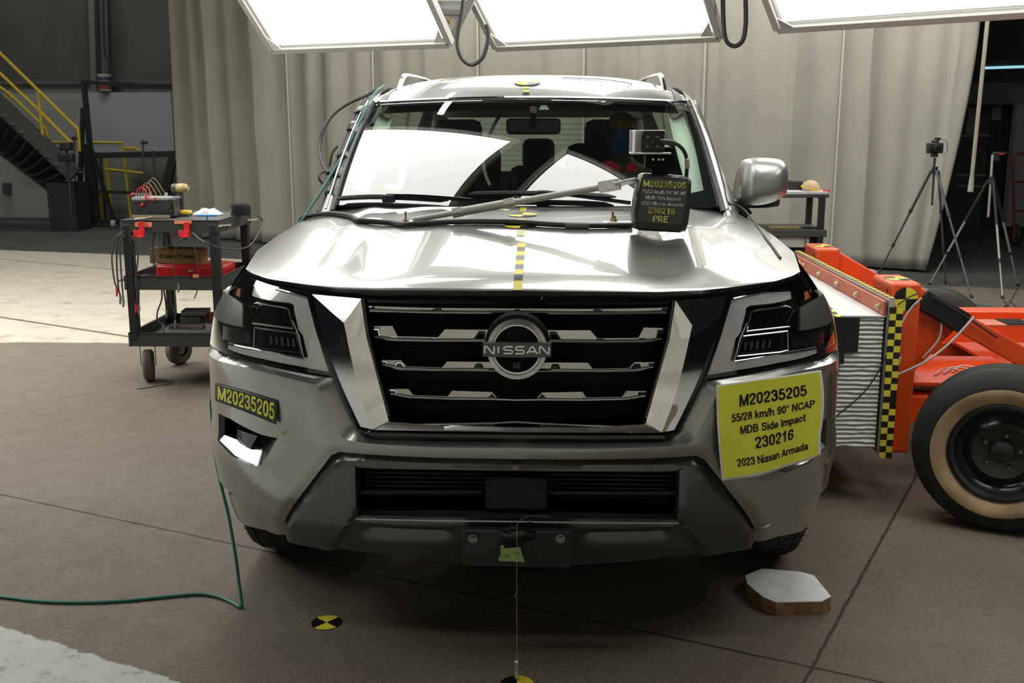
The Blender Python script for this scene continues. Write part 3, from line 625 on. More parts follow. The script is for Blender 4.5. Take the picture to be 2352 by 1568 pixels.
# lower intake: dark box with two slats and a radar cover
m = MB(); P_ = [S(p[0], p[1], -.025) for p in si]
ring = P_ + [mir(p) for p in P_[::-1]]; k = len(ring)
m.add(ring + [p + np.array([0, .22, 0]) for p in ring], [(i, (i+1) % k, (i+1) % k+k, i+k) for i in range(k)])
m.box((0, .30, .50), (1.06, .02, .30)); m.build('lower_intake', blackm, car, orient=False)
m = MB()
for u0, u1, v in ((822, 1108, 1130), (1262, 1552, 1132)):
    pts = [onY(u, v, .10) for u in np.linspace(u0, u1, 6)]
    m.tube(pts, .007, 6)
for i in range(9):
    z = .455 + i*.014; m.box((0, .20, z), (.94, .012, .004))
m.pieces('slat', blackp, car)
m = MB(); c0, c1 = onY(1114, 1092, .06), onY(1258, 1168, .06); m.box((c0+c1)/2, (abs(c1[0]-c0[0]), .03, abs(c1[2]-c0[2])), rx=-.12); m.build('radar_cover', mat('radar cover', (.009, .009, .009), .5, spec=.2), car, bevel=.006)
# plate bracket
m = MB(); a, b = onY(1060, 1213, -.02), onY(1313, 1298, .012)
m.box(((a[0]+b[0])/2, -.004, (a[2]+b[2])/2), (b[0]-a[0], .022, a[2]-b[2]+.004), rx=.24); pb = m.build('plate_bracket', blackp, car, bevel=.004)
m = MB()
for u in (1086, 1287):
    c = onY(u, 1237, -.033); m.lathe([(0, -.008), (.0075, -.008), (.0075, 0), (.014, 0), (.014, .004)], c, (0, 1, 0), 16)
m.pieces('screw', mat('dark steel', (.16, .16, .16), .35, .8), pb)
m = MB(); c = onY(1115, 1229, -.022); m.box(c, (.022, .003, .014), rx=.24); m.build('clip', white, pb, smooth=False)
# --- fog lamps (bezel, dark lamp)
fo = fog; fin = H([(504, 950), (530, 965), (597, 1000), (578, 1033), (530, 1016), (506, 998)], -.03)
for sgn in (1, -1):
    r = MB(); n = len(fo)
    outer = [S(p[0], p[1], .001) for p in fo]; ctr = np.mean(fo, axis=0)
    inner2 = H([(506, 952), (530, 965), (570, 985), (597, 1000), (579, 1032), (573, 1035), (531, 1018), (507, 1000)])
    inner = [S(p[0], p[1], r_) for p, r_ in zip(inner2, (-.012, -.03, -.04, -.045, -.045, -.045, -.035, -.012))]
    V = outer + inner; V = V if sgn > 0 else [mir(p) for p in V]
    for i in range(n): r.add([V[i], V[(i+1) % n], V[(i+1) % n+n], V[i+n]], [(0, 1, 2, 3)], 1 if i in (0, 1, 2, 7) else 0)
    fl = r.build('fog_lamp', [mat('satin chrome', (.58, .58, .59), .16, 1), blackp], car, ang=20)
    r = MB(); drape(r, inner2, -.05, step=.03, both=False, side=sgn); r.build('lamp_back', blackm, fl)
    r = MB(); q = H([(545, 985), (592, 1001), (575, 1030), (545, 1020)], -.03); drape(r, q, -.03, step=.02, both=False, side=sgn, rim=.02); r.build('lamp_lens', blackg, fl)
    c = fz(633, 1073); p = S(abs(c[0]), c[1], .0005); nn = Sn(abs(c[0]), c[1])
    if sgn < 0: p = mir(p); nn = mir(nn)
    r = MB(); r.lathe([(0, .001), (.0075, .001), (.0085, -.001)], p, nn, 20, mi=0); r.lathe([(.0085, .0012), (.0100, .0012), (.0100, -.002)], p, nn, 20, mi=1); r.build('parking_sensor', [silver, blackp], car)
# --- chrome V surround, faceted
def vv(u, v, off): return FP(u, v, off)
oT, oM, oL, oB, oC = vv(717, 676, .0), vv(738, 758, .0), vv(775, 863, .0), vv(828, 980, .0), vv(856, 987, 0)
iT, iM, iB = vv(829, 686, -.008), vv(842, 775, -.020), vv(893, 967, -.018)
rT, rM, rL, rB = vv(782, 703, .012), vv(796, 771, .012), vv(824, 894, .011), vv(856, 986, .005)
wT = vv(790, 742, .013)
cB, cI = vv(1187, 993, 0.0), vv(1187, 981, .018); cI2 = vv(1187, 964, -.02); iB2 = vv(898, 957, -.03); iI = vv(893, 968, .012); mB, mI, mI2 = vv(1020, 990, 0), vv(1020, 978, .018), vv(1020, 962, -.02)
tT = vv(760, 680, .004)
for p in (cB, cI, cI2): p[0] = 0
m = MB()
for sgn in (1, -1):
    T = (lambda *q: [p if sgn > 0 else mir(p) for p in q])
    for face in ((oT, oM, rM, wT), (oT, wT, iT), (iT, wT, rM, iM), (oC, mB, mI, iI), (mB, cB, cI, mI), (iI, mI, mI2, iB2), (mI, cI, cI2, mI2), (oC, iI, iB), (iB, iI, iB2), (oB, oC, rB)):
        m.add(T(*face), [tuple(range(len(face)))])
for sgn in (1, -1):
    for A, B_ in (([oM, oL, oB], [rM, rL, rB]), ([rM, rL, rB], [iM, iM*.5+iB*.5, iB])):
        def q_(t, w, A=A, B_=B_):
            f = lambda L: L[0]*(1-t)*(1-2*t) + L[1]*4*t*(1-t) + L[2]*t*(2*t-1)
            p = f(A)*(1-w) + f(B_)*w; return p if sgn > 0 else mir(p)
        m.grid(q_, np.linspace(0, 1, 13), np.linspace(0, 1, 5))
m.build('grille_frame', chrome, car, ang=9)
# black inner and outer edging of the frame
m = MB()
for sgn in (1, -1):
    T = (lambda q: [p if sgn > 0 else mir(p) for p in q])
    m.tube(T([FP(u, v, -.004) for u, v in ((712, 676), (733, 760), (770, 866), (824, 984), (850, 994))]), .010, 8)
    m.tube(T([FP(u, v, -.03) for u, v in ((834, 686), (846, 774), (862, 840), (894, 955))]), .008, 8)
m.pieces('frame_edging', blackg, car)
m = MB(); pts = [FP(u, v, -.012) for u, v in ((850, 997), (1000, 1001), (1187, 1003))]; pts[-1][0] = 0
m.tube([*pts, *[mir(p) for p in pts[::-1][1:]]], .013, 8); m.build('lower_seal', blackg, car)
# dark gap strip under the hood
m = MB(); ga = H([(556, 620), (578, 632), (615, 646), (713, 662), (873, 672), (1187, 674), (1187, 687), (1000, 687), (832, 685), (717, 675), (676, 668), (615, 653), (578, 640), (560, 630)])
ga[5][0] = ga[6][0] = 0
drape(m, ga, -.028, step=.03); m.build('hood_seal', blackm, car)
m = MB(); pts = [FP(u, v, -.012) for u, v in ((845, 690), (1000, 693), (1187, 694))]; pts[-1][0] = 0
m.tube([*pts, *[mir(p) for p in pts[::-1][1:]]], .006, 6); m.build('grille_top_edge', blackg, car)
# --- grille: black mesh back and dark chrome slats
m = MB(); gb = H([(825, 680), (1187, 684), (1187, 985), (880, 975)]); gb[1][0] = gb[2][0] = 0
drape(m, gb, -.13, step=.05); m.build('grille_back', blackm, car)
def slat(up, lo, depth=-.055, tilt=.02, mt=darkchrome, name='grille_slat', label=None):
    """a bar across the grille; up: upper edge from the outer end to the middle, lo: lower edge"""
    m = MB(); U = H(up, depth); Lw = H(lo, depth); U[-1][0] = Lw[-1][0] = 0
    poly = Lw + U[::-1]
    lx = np.array([p[0] for p in Lw]); lz = np.array([p[1] for p in Lw]); o = np.argsort(lx)
    f = lambda P: depth - tilt*np.clip(P[:, 1]-np.interp(P[:, 0], lx[o], lz[o]), 0, 1)
    drape(m, poly, f, step=.02); 
    e = [S(p[0], p[1], depth) for p in Lw]; m.tube([*e, *[mir(p) for p in e[::-1][1:]]], .0055, 8)
    # the underside slopes back into the dark
    V = []
    for p in e + [mir(p) for p in e[::-1][1:]]: V += [p, p + np.array([0, .05, -.012])]
    m.add(V, [(2*i, 2*i+2, 2*i+3, 2*i+1) for i in range(len(V)//2-1)], 1)
    return m.build(name, [mt, blackg], car, ang=25, label=label)
slat([(846, 702), (1000, 707), (1187, 708)], [(850, 712), (1000, 716), (1187, 717)], -.03, .02)
slat([(857, 749), (901, 748), (913, 772), (1006, 774), (1022, 756), (1100, 757), (1187, 757)], [(862, 774), (905, 779), (1000, 781), (1100, 781), (1187, 782)])
slat([(877, 827), (921, 827), (933, 841), (1015, 844), (1027, 830), (1108, 831), (1187, 832)], [(880, 838), (921, 846), (1000, 849), (1100, 849), (1187, 850)])
slat([(894, 893), (938, 893), (949, 907), (1029, 910), (1038, 897), (1130, 900), (1143, 915), (1187, 915)], [(897, 904), (940, 912), (1030, 916), (1130, 917), (1187, 919)])
# --- emblem: ring, name bar, letters, camera eye
EC = onY(1187.5, 801, -.012); ey = EC[1]
em = thing('emblem', None, None, EC - wloc(car)); em.parent = car
sc_ = (onY(1257, 801, ey)-onY(1118, 801, ey))[0]/2
tl = -.14
def eloc(x, z, y=0.): return EC + np.array([x, y*math.cos(tl) - z*math.sin(tl)*-1*0 + z*.14, z])
m = MB(); m.lathe([(0, .012), (sc_*.80, .012), (sc_*.86, .012), (sc_*1.08, .03), (sc_*1.08, .06), (0, .06)], EC, (0, 1, .14), 48); m.build('emblem_back', blackm, em)
seg = MB()
a0 = math.asin(.17)
for st_ in (0, math.pi):
    th = np.linspace(a0+st_, math.pi-a0+st_, 40); V = []
    for t in th:
        for r, y in ((1.0, .010), (.985, -.006), (.85, -.010), (.77, -.002), (.77, .010)):
            V.append(eloc(sc_*r*math.cos(t), sc_*r*math.sin(t), y))
    seg.add(V, [(i*5+j, i*5+j+1, (i+1)*5+j+1, (i+1)*5+j) for i in range(39) for j in range(4)] + [(0, 1, 2, 3, 4), tuple(195+j for j in (4, 3, 2, 1, 0))])
seg.build('emblem_ring', mat('brushed chrome', (.55, .55, .55), .25, 1), em, ang=25)
bw, bh = sc_*1.135, sc_*.235
m = MB(); m.prism([eloc(x*bw, z*bh, -.014 - .004*(1-abs(x))) for x, z in ((-1, -1), (-.5, -1.05), (0, -1.07), (.5, -1.05), (1, -1), (1.0, 1), (.5, 1.05), (0, 1.07), (-.5, 1.05), (-1, 1))], (0, .02, 0)); m.build('emblem_bar', mat('emblem grey', (.10, .10, .10), .35, .6), em, bevel=.002)
rimm = MB()
for st_ in (0, math.pi):
    th = np.linspace(a0+.12+st_, math.pi-a0-.12+st_, 36); rimm.tube([eloc(sc_*.785*math.cos(t), sc_*.785*math.sin(t), -.006) for t in th], .0028, 6)
rimm.build('emblem_rim', mat('bright rim', (.80, .80, .79), .3, .6), em)
LET = {'N': [[(0, 0), (0, 1), (.2, 1), (.85, 0), (1, 0), (1, 1)]], 'I': [[(0, 0), (0, 1)]],
       'S': [[(1, 1), (.25, 1), (.05, .9), (0, .75), (.06, .58), (.25, .5), (.75, .5), (.94, .42), (1, .25), (.95, .1), (.75, 0), (0, 0)]],
       'A': [[(0, 0), (.42, 1), (.58, 1), (1, 0)], [(.25, .3), (.82, .3)]]}
m = MB(); xs = np.array([0, 1.52, 2.12, 3.42, 4.72, 6.12]); wd_ = [1.05, .01, 1.0, 1.0, 1.15, 1.05]; tot = 7.17; sc2 = 2*bw*.93/tot; lh = bh*.95
for ch, x0, w in zip('NISSAN', xs, wd_):
    for st_ in LET[ch]:
        m_pts = [eloc((x0+p[0]*w)*sc2-bw*.93, (p[1]-.5)*lh, -.0165) for p in st_]
        for a, b in zip(m_pts[:-1], m_pts[1:]): m.beam(a, b, .0042, .0032, (0, 1, 0))
m.build('emblem_letters', mat('letter white', (.88, .88, .87), .4), em, smooth=False)
m = MB(); c = onY(1187, 838, ey-.002); m.box(c, (.022, .014, .020)); m.lathe([(0, -.012), (.005, -.012), (.006, -.004)], c, (0, 1, 0), 16); m.build('front_camera', blackp, em, bevel=.002)
# --- headlights
hl_o = [(560, 621), (578, 637), (615, 652), (676, 667), (704, 675), (716, 710), (730, 765), (745, 820), (762, 864), (750, 861), (676, 849), (592, 832), (531, 817), (503, 803), (506, 765), (512, 741), (559, 752), (559, 712), (557, 697), (537, 681), (533, 670), (545, 643)]
lamp = H(hl_o)
for i_ in (13, 14, 15): lamp[i_][0] = SMAX + .01
dr_o = [(569, 655), (615, 658), (703, 680), (727, 765), (757, 857), (676, 842), (592, 825), (531, 810), (508, 800), (509, 785), (560, 796), (695, 823), (698, 820), (686, 770), (675, 756), (671, 735), (664, 697), (655, 691), (600, 683), (566, 672)]
frame1 = [(572, 702), (590, 696), (655, 706), (662, 710), (673, 754), (580, 742), (586, 735)]
frame2 = [(585, 752), (680, 765), (692, 811), (600, 800), (583, 795)]
drl = mat('light pipe', (.80, .80, .79), .25, .0, 1)
for sgn in (1, -1):
    T = (lambda q: [p if sgn > 0 else mir(p) for p in q])
    r = MB(); drape(r, lamp, -.055, step=.03, both=False, side=sgn, rim=-.05); hl = r.build('headlight', blackm, car, orient=False)
    r = MB(); drape(r, H(dr_o), -.022, step=.018, both=False, side=sgn, rim=.02); r.build('light_pipe', drl, hl)
    r = MB(); r.tube(T([FP(u, v, -.012) for u, v in [dr_o[i] for i in (0, 1, 2)]]), .003, 6); r.tube(T([FP(u, v, -.010) for u, v in ((708, 678), (731, 765), (762, 862))]), .006, 6)
    r.tube(T([FP(u, v, -.015) for u, v in ((671, 735), (686, 770), (698, 822), (560, 797), (509, 786))]), .0025, 6); r.build('chrome_trim', chrome, hl)
    for fr in (frame1, frame2):
        q = [FP(u, v, -.018) for u, v in fr]
        r = MB(); r.tube(T(q), .0035, 6, closed=True); fo_ = r.build('projector_frame', darkchrome, hl)
        r = MB(); drape(r, H(fr, -.03), -.03, step=.02, both=False, side=sgn); r.build('projector', blackg, fo_)
    r = MB()
    for i in range(5):
        a, b = FP(622+i*13, 772+i*1.5, -.026), FP(624+i*13, 790+i*1.5, -.026); r.tube(T([a, b]), .004, 6)
    r.build('projector_rib', mat('lamp grey', (.10, .10, .10), .3), hl)
    r = MB(); drape(r, H([(513, 748), (577, 757), (577, 790), (511, 778)], -.03), -.03, step=.02, both=False, side=sgn); r.build('side_lamp', mat('dark lamp', (.02, .02, .02), .15), hl)
    r = MB()
    for i in range(8): r.tube(T([FP(514, 752+i*3.6, -.027), FP(574, 760+i*3.6, -.027)]), .0012, 4)
    r.build('lamp_rib', blackp, hl)
    r = MB(); drape(r, H([(541, 656), (553, 664), (551, 683), (540, 674)], -.012), -.012, step=.02, both=False, side=sgn); r.build('side_marker', mat('amber', (.62, .19, .06), .3), hl)
    r = MB(); drape(r, lamp, .001, step=.02, both=False, side=sgn); r.build('headlight_lens', lensm, hl)
    r = MB(); r.tube(T([FP(u, v, -.010) for u, v in ((504, 806), (531, 818), (592, 833), (676, 850), (752, 863))]), .005, 6); r.build('lamp_seal', blackm, hl)
# --- fender corner beside the lamp
fc = H([(533, 681), (541, 686), (556, 697), (558, 712), (558, 751), (513, 741)]) 
zt = fc[0][1]; zb_ = fc[-1][1]
poly = fc[:5] + [fc[5], np.array([SMAX+.03, zb_-.004]), np.array([SMAX+.03, zt+.0])]
m = MB(); drape(m, poly, .001, step=.02, rim=.015); m.pieces('fender_corner', silver, car, ang=30)
# --- body sides with wheel arches
def side_pt(y, z):
    k = float(sstep(.56, .85, y)); return np.array([(halfw(z)*(1-k) + k*float(np.interp(z, _w2z, _w2v)))*(1 - .035*float(sstep(3.6, 5.3, y)) ), y, z])
def arc(cy, r, z0): return [(cy + r*math.cos(t), .41 + r*math.sin(t)) for t in np.linspace(math.pi*1.02+.35, -.35-.02*math.pi, 24)]
AX1, AX2 = .98, 4.05
for sgn in (1, -1):
    z0 = zb_-.004
    top = [(.80, 1.167), (1.05, 1.196), (1.30, 1.222), (1.50, 1.252), (5.0, 1.262), (5.15, 1.15), (5.2, .6), (5.12, .38)]
    bottom = [(AX2+.47, .36)] + arc(AX2, .47, 0)[::-1] + [(AX2-.47, .34), (1.02+.45, .34)] + arc(1.02, .43, 0)[::-1][:-1]
    poly = [(.62, .80), (.60, 1.05), (.59, 1.10), (.58, 1.150)] + top + [p for p in bottom]
    poly = [p for p in poly if p[0] >= .575]
    P, T_ = cdt(poly, (), (), .05)
    V = [side_pt(*p) for p in P]; m = MB()
    if sgn < 0: V = [mir(p) for p in V]
    m.add(V, T_); b = m.build('body_side', silver, car, ang=30)
    m = MB()
    for cy in (1.02, AX2):
        V = []
        for y, z in arc(cy, .43 if cy < 2 else .47, 0): V += [sgn*side_pt(y, z)*np.array([1, sgn, sgn]), np.array([sgn*.60, y, z])]
        m.add(V, [(2*i, 2*i+2, 2*i+3, 2*i+1) for i in range(len(V)//2-1)])
    m.pieces('wheel_housing', blackm, car)
    m = MB()
    for y in (1.55, 2.72, 3.75): m.tube([sgn*side_pt(y, z)*np.array([1, sgn, sgn]) + np.array([sgn*.001, 0, 0]) for z in np.linspace(.42, 1.25, 10)], .004, 4)
    m.pieces('door_gap', blackm, b)
    for y in (2.45, 3.55):
        p = side_pt(y, 1.08)*np.array([sgn, 1, 1]); m = MB(); m.beam(p+np.array([sgn*.03, -.1, 0]), p+np.array([sgn*.03, .1, 0]), .03, .03); m.build('door_handle', chrome, b, bevel=.008)
# --- hood
m = MB(); m.grid(hood, np.linspace(-1, 1, 121), np.concatenate([[0, .006, .014, .026, .04], np.linspace(.06, 1, 46)]))
hx = np.linspace(-1, 1, 121)
m.grid(lambda a, t: hood(a, 0) + np.array([0, .022*t, -.020*t]), hx, [0, .5, 1.])
m.build('hood', silver, car, ang=40, orient=True)
# inner support below the gap so that nothing is seen through it
m = MB(); m.grid(lambda a, t: hood(a, 0) + np.array([0, .03+.25*t, -.035]), hx[4:-4:4], [0, 1.]); m.build('hood_latch_panel', blackm, car)
# --- cowl
m = MB(); m.grid(lambda a, t: hR(abs(a))*np.array([1 if a > 0 else -1, 1, 1])*(1-t) + t*W(a*1.04, .02) + np.array([0, 0, -.012-.02*math.sin(math.pi*t)]), np.linspace(-1, 1, 41), np.linspace(0, 1, 5)); m.build('cowl', blackp, car)
# --- windshield with black border
m = MB(); m.grid(W, np.linspace(-1, 1, 41), np.linspace(0, 1, 25)); ws = m.build('windshield', glassw, car, ang=60)
m = MB(); inn = lambda a: a
def frit(a0, a1, t0, t1, n=20, k=4): m.grid(lambda a, t: Wn(a, t, -.006), np.linspace(a0, a1, n), np.linspace(t0, t1, k))
frit(-1, 1, .955, 1.0, 40); m.grid(lambda a, w: Wn(a, w*(.045+.10*abs(a)**4), -.006), np.linspace(-1, 1, 40), np.linspace(0, 1, 4))
for sg in (-1, 1):
    m.add([Wn(sg, .0, -.006), Wn(sg*.93, .0, -.006), Wn(sg*.935, .14, -.006), Wn(sg*.955, .55, -.006), Wn(sg*.97, 1, -.006), Wn(sg, 1, -.006), Wn(sg, .55, -.006), Wn(sg, .14, -.006)], [(0, 1, 2, 7), (7, 2, 3, 6), (6, 3, 4, 5)])
m.build('glass_border', blackm, ws)
# sensor trapezoid behind the glass
m = MB(); c = [wat(u, v, -.0035) for u, v in ((1237, 252), (1262, 252), (1256, 242), (1243, 242))]; m.add(c, [(0, 1, 2, 3)]); m.build('camera_window', mat('sensor grey', (.22, .22, .21), .5), ws, smooth=False)
# --- roof, header trim, ditch strips, rails
m = MB(); m.grid(roof, np.linspace(-1, 1, 61), np.concatenate([np.linspace(0, .22, 16), np.linspace(.25, 1, 24)]))
m.build('roof', silver, car, ang=40)
m = MB(); m.tube([Wn(a, 1.0, .004) for a in np.linspace(-1, 1, 40)], .006, 6); m.build('header_strip', chrome, car)
m = MB()
for sg in (-1, 1):
    m.grid(lambda t, w: roof(sg*(.925+.05*w), t) + np.array([0, 0, .003]), np.linspace(.0, .9, 24), [0, 1])
m.pieces('roof_strip', mat('roof strip', (.07, .07, .068), .5), car)
for sg in (-1, 1):
    m = MB(); pts = []
    for t, h in ((.085, -.005), (.11, .018), (.14, .040), (.17, .050), (.22, .052), (.5, .052), (.8, .048), (.88, .03), (.9, .0)):
        p = roof(sg*.885, t); pts.append(p + np.array([0, 0, h]))
    sp = spline(pts, 5); V = []
    for p in sp:
        for dx, dz in ((-.013, -.005), (-.007, .007), (.007, .007), (.013, -.005)): V.append(p + np.array([dx, 0, dz]))
    n = len(sp); m.add(V, [(i*4+j, i*4+(j+1) % 4, (i+1)*4+(j+1) % 4, (i+1)*4+j) for i in range(n-1) for j in range(4)] + [(0, 1, 2, 3)])
    for t in (.5, .84):
        p = roof(sg*.885, t); m.box(p+np.array([0, 0, .018]), (.02, .10, .06))
    m.build('roof_rail', mat('rail satin', (.42, .42, .42), .18, 1.0), car, ang=40)
# --- A pillars and the greenhouse
for sg in (-1, 1):
    m = MB()
    def pil(t, w):
        p = W(sg*1.0, t); q = np.array([sg*(.875 - .125*t), p[1]+.13-.02*t, p[2]-.03+.02*t]); r = np.array([sg*(.86-.115*t), p[1]+.26, p[2]-.02*1+.015*t])
        return [p + np.array([sg*.006, 0, .004]), p*.5+q*.5 + np.array([sg*.01, -.02, .012]), q, r][w]
    m.grid(lambda t, w: pil(t, int(w)), np.linspace(-.12, 1.02, 16), [0, 1, 2, 3]); pl = m.build('pillar', silver, car, ang=50)
    m = MB(); m.tube([W(sg*1.003, t) + np.array([sg*.004, 0, .006]) for t in np.linspace(-.05, 1, 14)], .010, 6); m.build('pillar_seal', blackp, pl)
    m = MB(); m.tube([W(sg*1.02, t) + np.array([sg*.022, .01, .012]) for t in np.linspace(-.05, 1, 14)], .005, 6); m.build('pillar_trim', steel, pl)
    # roof edge, side glass, pillars
    m = MB(); m.grid(lambda y, w: np.array([sg*([.735, .775, .79][int(w)] - .03*float(sstep(3.5, 5, y))), y, np.interp(y-.1, _rz, _rv) - [.06, .085, .13][int(w)]]) if True else 0, np.linspace(2.12, 4.95, 20), [0, 1, 2]); m.build('roof_side', silver, car, ang=50)
    def sg_pt(y, z): k = (z-1.255)/(1.70-1.255); return np.array([sg*(.868 - .085*k - .03*float(sstep(3.5, 5, y))), y, z])
    P, T_ = cdt([(1.68, 1.262), (4.9, 1.262), (4.75, 1.70), (2.35, 1.70), (2.2, 1.66)], (), (), .12)
    m = MB(); m.add([sg_pt(*p) for p in P], T_); m.build('side_window', glassd, car)
    m = MB()
    for y0, y1 in ((2.72, 2.80), (3.72, 3.82), (4.45, 4.9)):
        m.add([sg_pt(y0, 1.262)+np.array([sg*.004, 0, 0]), sg_pt(y1, 1.262)+np.array([sg*.004, 0, 0]), sg_pt(y1, 1.70)+np.array([sg*.004, 0, 0]), sg_pt(y0, 1.70)+np.array([sg*.004, 0, 0])], [(0, 1, 2, 3)])
    m.pieces('door_pillar', blackg, car, smooth=False, solid=.01)
# --- rear wall with a glazed opening
m = MB(); RY = 5.05
for x0, x1, z0, z1 in ((-1, 1, .4, 1.27), (-.87, -.66, 1.27, 1.72), (.66, .87, 1.27, 1.72), (-.8, .8, 1.66, 1.77)):
    m.box(((x0+x1)/2, RY - max(0, (z1+z0)/2-1.27)*.2, (z0+z1)/2), (x1-x0, .06, z1-z0))
m.build('tailgate', silver, car, smooth=False)
m = MB(); m.add([(-.67, RY, 1.26), (.67, RY, 1.26), (.66, RY-.1, 1.68), (-.66, RY-.1, 1.68)], [(0, 1, 2, 3)]); rg = m.build('rear_window', glass('rear glass', (.80, .86, .82)), car, smooth=False)
m = MB()
for i in range(9): z = 1.31+i*.038; m.tube([(-.62, RY-.012-(z-1.26)*.24, z), (.62, RY-.012-(z-1.26)*.24, z)], .0015, 4)
m.build('defroster_line', mat('defroster', (.12, .08, .06), .6), rg)
# --- underbody
m = MB(); m.box((0, 2.9, .33), (1.3, 4.3, .10)); m.box((0, .55, .30), (1.5, .5, .04)); m.box((0, 1.2, .75), (1.15, 1.5, .5)); m.build('underbody', blackm, car, smooth=False)
# --- wheels
for sx in (-1, 1):
    for ay in (AX1, AX2):
        c = np.array([sx*.885, ay, .412]); R, Wd = .412, .265
        w = MB(); h = Wd/2
        w.lathe([(.25, h*.80), (.27, h*.9), (.33, h*1.0), (.372, h*.97), (.395, h*.86), (.408, h*.62), (.412, 0), (.408, -h*.62), (.395, -h*.86), (.372, -h*.97), (.33, -h), (.27, -h*.9), (.25, -h*.8)], c, (sx, 0, 0), 64)
        wo = thing('wheel', None, None, c - wloc(car)); wo.parent = car
        tr_ = w.build('tire', rubber, wo, ang=50)
        g = MB()
        for k in (-.6, -.22, .22, .6):
            rr = .4125 if abs(k) < .5 else .4095
            g.lathe([(rr+.001, k*h-.004), (rr+.0012, k*h+.004)], c, (sx, 0, 0), 64)
        for k in range(60):
            t = 2*math.pi*k/60
            for s0, s1, r0, r1 in ((.30, .52, .4125, .411), (.64, .95, .4095, .388), (-.30, -.52, .4125, .411), (-.64, -.95, .4095, .388)):
                a = c + np.array([sx*h*s0, (r0+.0006)*math.cos(t), (r0+.0006)*math.sin(t)]); b = c + np.array([sx*h*s1, (r1+.0006)*math.cos(t+.03), (r1+.0006)*math.sin(t+.03)])
                g.beam(a, b, .005, .0012, (0, math.cos(t), math.sin(t)))
        g.build('tread', mat('tread groove', (.004, .004, .004), .9), tr_, smooth=False)
        w = MB(); w.lathe([(.25, h*.8), (.245, h*.6), (.235, -h*.6), (.25, -h*.8)], c, (sx, 0, 0), 40); w.lathe([(0, h*.55), (.07, h*.6), (.08, h*.45)], c, (sx, 0, 0), 24)
        for k in range(6):
            t = 2*math.pi*k/6; w.beam(c + np.array([sx*h*.5, .05*math.cos(t), .05*math.sin(t)]), c + np.array([sx*h*.6, .24*math.cos(t), .24*math.sin(t)]), .05, .03, (sx, 0, 0))
        w.build('rim', alum, wo, ang=40)
# --- mirror on the picture's right (the left one has been taken off)
m = MB(); ol = [(1690, 457), (1693, 430), (1700, 396), (1708, 377), (1718, 366), (1745, 362), (1780, 364), (1797, 370), (1804, 385), (1807, 410), (1803, 440), (1790, 454), (1768, 466), (1735, 472), (1706, 470), (1694, 464)]
o0 = [onY(u, v, 1.74) for u, v in spline([(u, v) for u, v in ol], 3, True)]
cc = np.mean(o0, axis=0); V = []; n = len(o0)
MY = [(1.74-.15*math.cos(t), max(.03, math.sin(t)**.6)) for t in np.linspace(.02, math.pi/2, 9)] + [(1.80, .99), (1.86, .94)]
for y, s in MY:
    V += [np.array([cc[0] + (p[0]-cc[0])*s, y + .10*(p[0]-cc[0])*0, cc[2] + (p[2]-cc[2])*s]) for p in o0]
m.add(V, [(k*n+i, k*n+(i+1) % n, (k+1)*n+(i+1) % n, (k+1)*n+i) for k in range(len(MY)-1) for i in range(n)] + [tuple(range(n)), tuple(range((len(MY)-1)*n, len(MY)*n))])
mr = m.build('side_mirror', satin, car, ang=45)
m = MB(); b0 = [onY(u, v, 1.70) for u, v in ((1692, 462), (1735, 474), (1770, 468), (1793, 456), (1790, 474), (1760, 478), (1712, 478), (1696, 470))]
m.prism(b0, (0, .12, 0)); m.beam((.88, 1.74, 1.21), onY(1712, 470, 1.74), .09, .05, (0, 1, 0)); m.build('mirror_base', blackp, mr, bevel=.006)
m = MB(); q = [onY(u, v, 1.66) for u, v in ((1778, 446), (1807, 420), (1809, 432), (1804, 446), (1782, 455))]; m.prism(q, (0, .06, 0)); m.build('turn_signal', mat('signal lens', (.50, .48, .46), .2, .2, .5), mr, bevel=.005)
m = MB(); m.add([np.array([cc[0]+(p[0]-cc[0])*.86, 1.862, cc[2]+(p[2]-cc[2])*.86]) for p in o0], [tuple(range(n))]); m.build('mirror_glass', chrome, mr, smooth=False)
# --- wipers
def wiper(blade, arm, hub):
    m = MB(); pts = [wat(u, v, .022) for u, v in blade]; sp = spline(pts, 6); m.tube(sp, [.003]+[.011]*(len(sp)-2)+[.003], 6); w = m.build('wiper', blackp, car)
    m = MB(); pts = [wat(u, v, .036) for u, v in arm]; m.tube(spline(pts, 6), .008, 6); m.build('wiper_arm', blackg, w)
    m = MB(); c = wat(*hub, .03); m.box(c, (.05, .03, .03)); m.build('wiper_joint', blackp, w, bevel=.005)
wiper([(774, 456), (850, 452), (930, 454), (1030, 460)], [(888, 449), (950, 450), (1030, 455), (1158, 467)], (893, 456))
wiper([(1075, 446), (1170, 444), (1290, 445), (1415, 452)], [(1244, 441), (1300, 446), (1380, 457), (1448, 466)], (1248, 446))
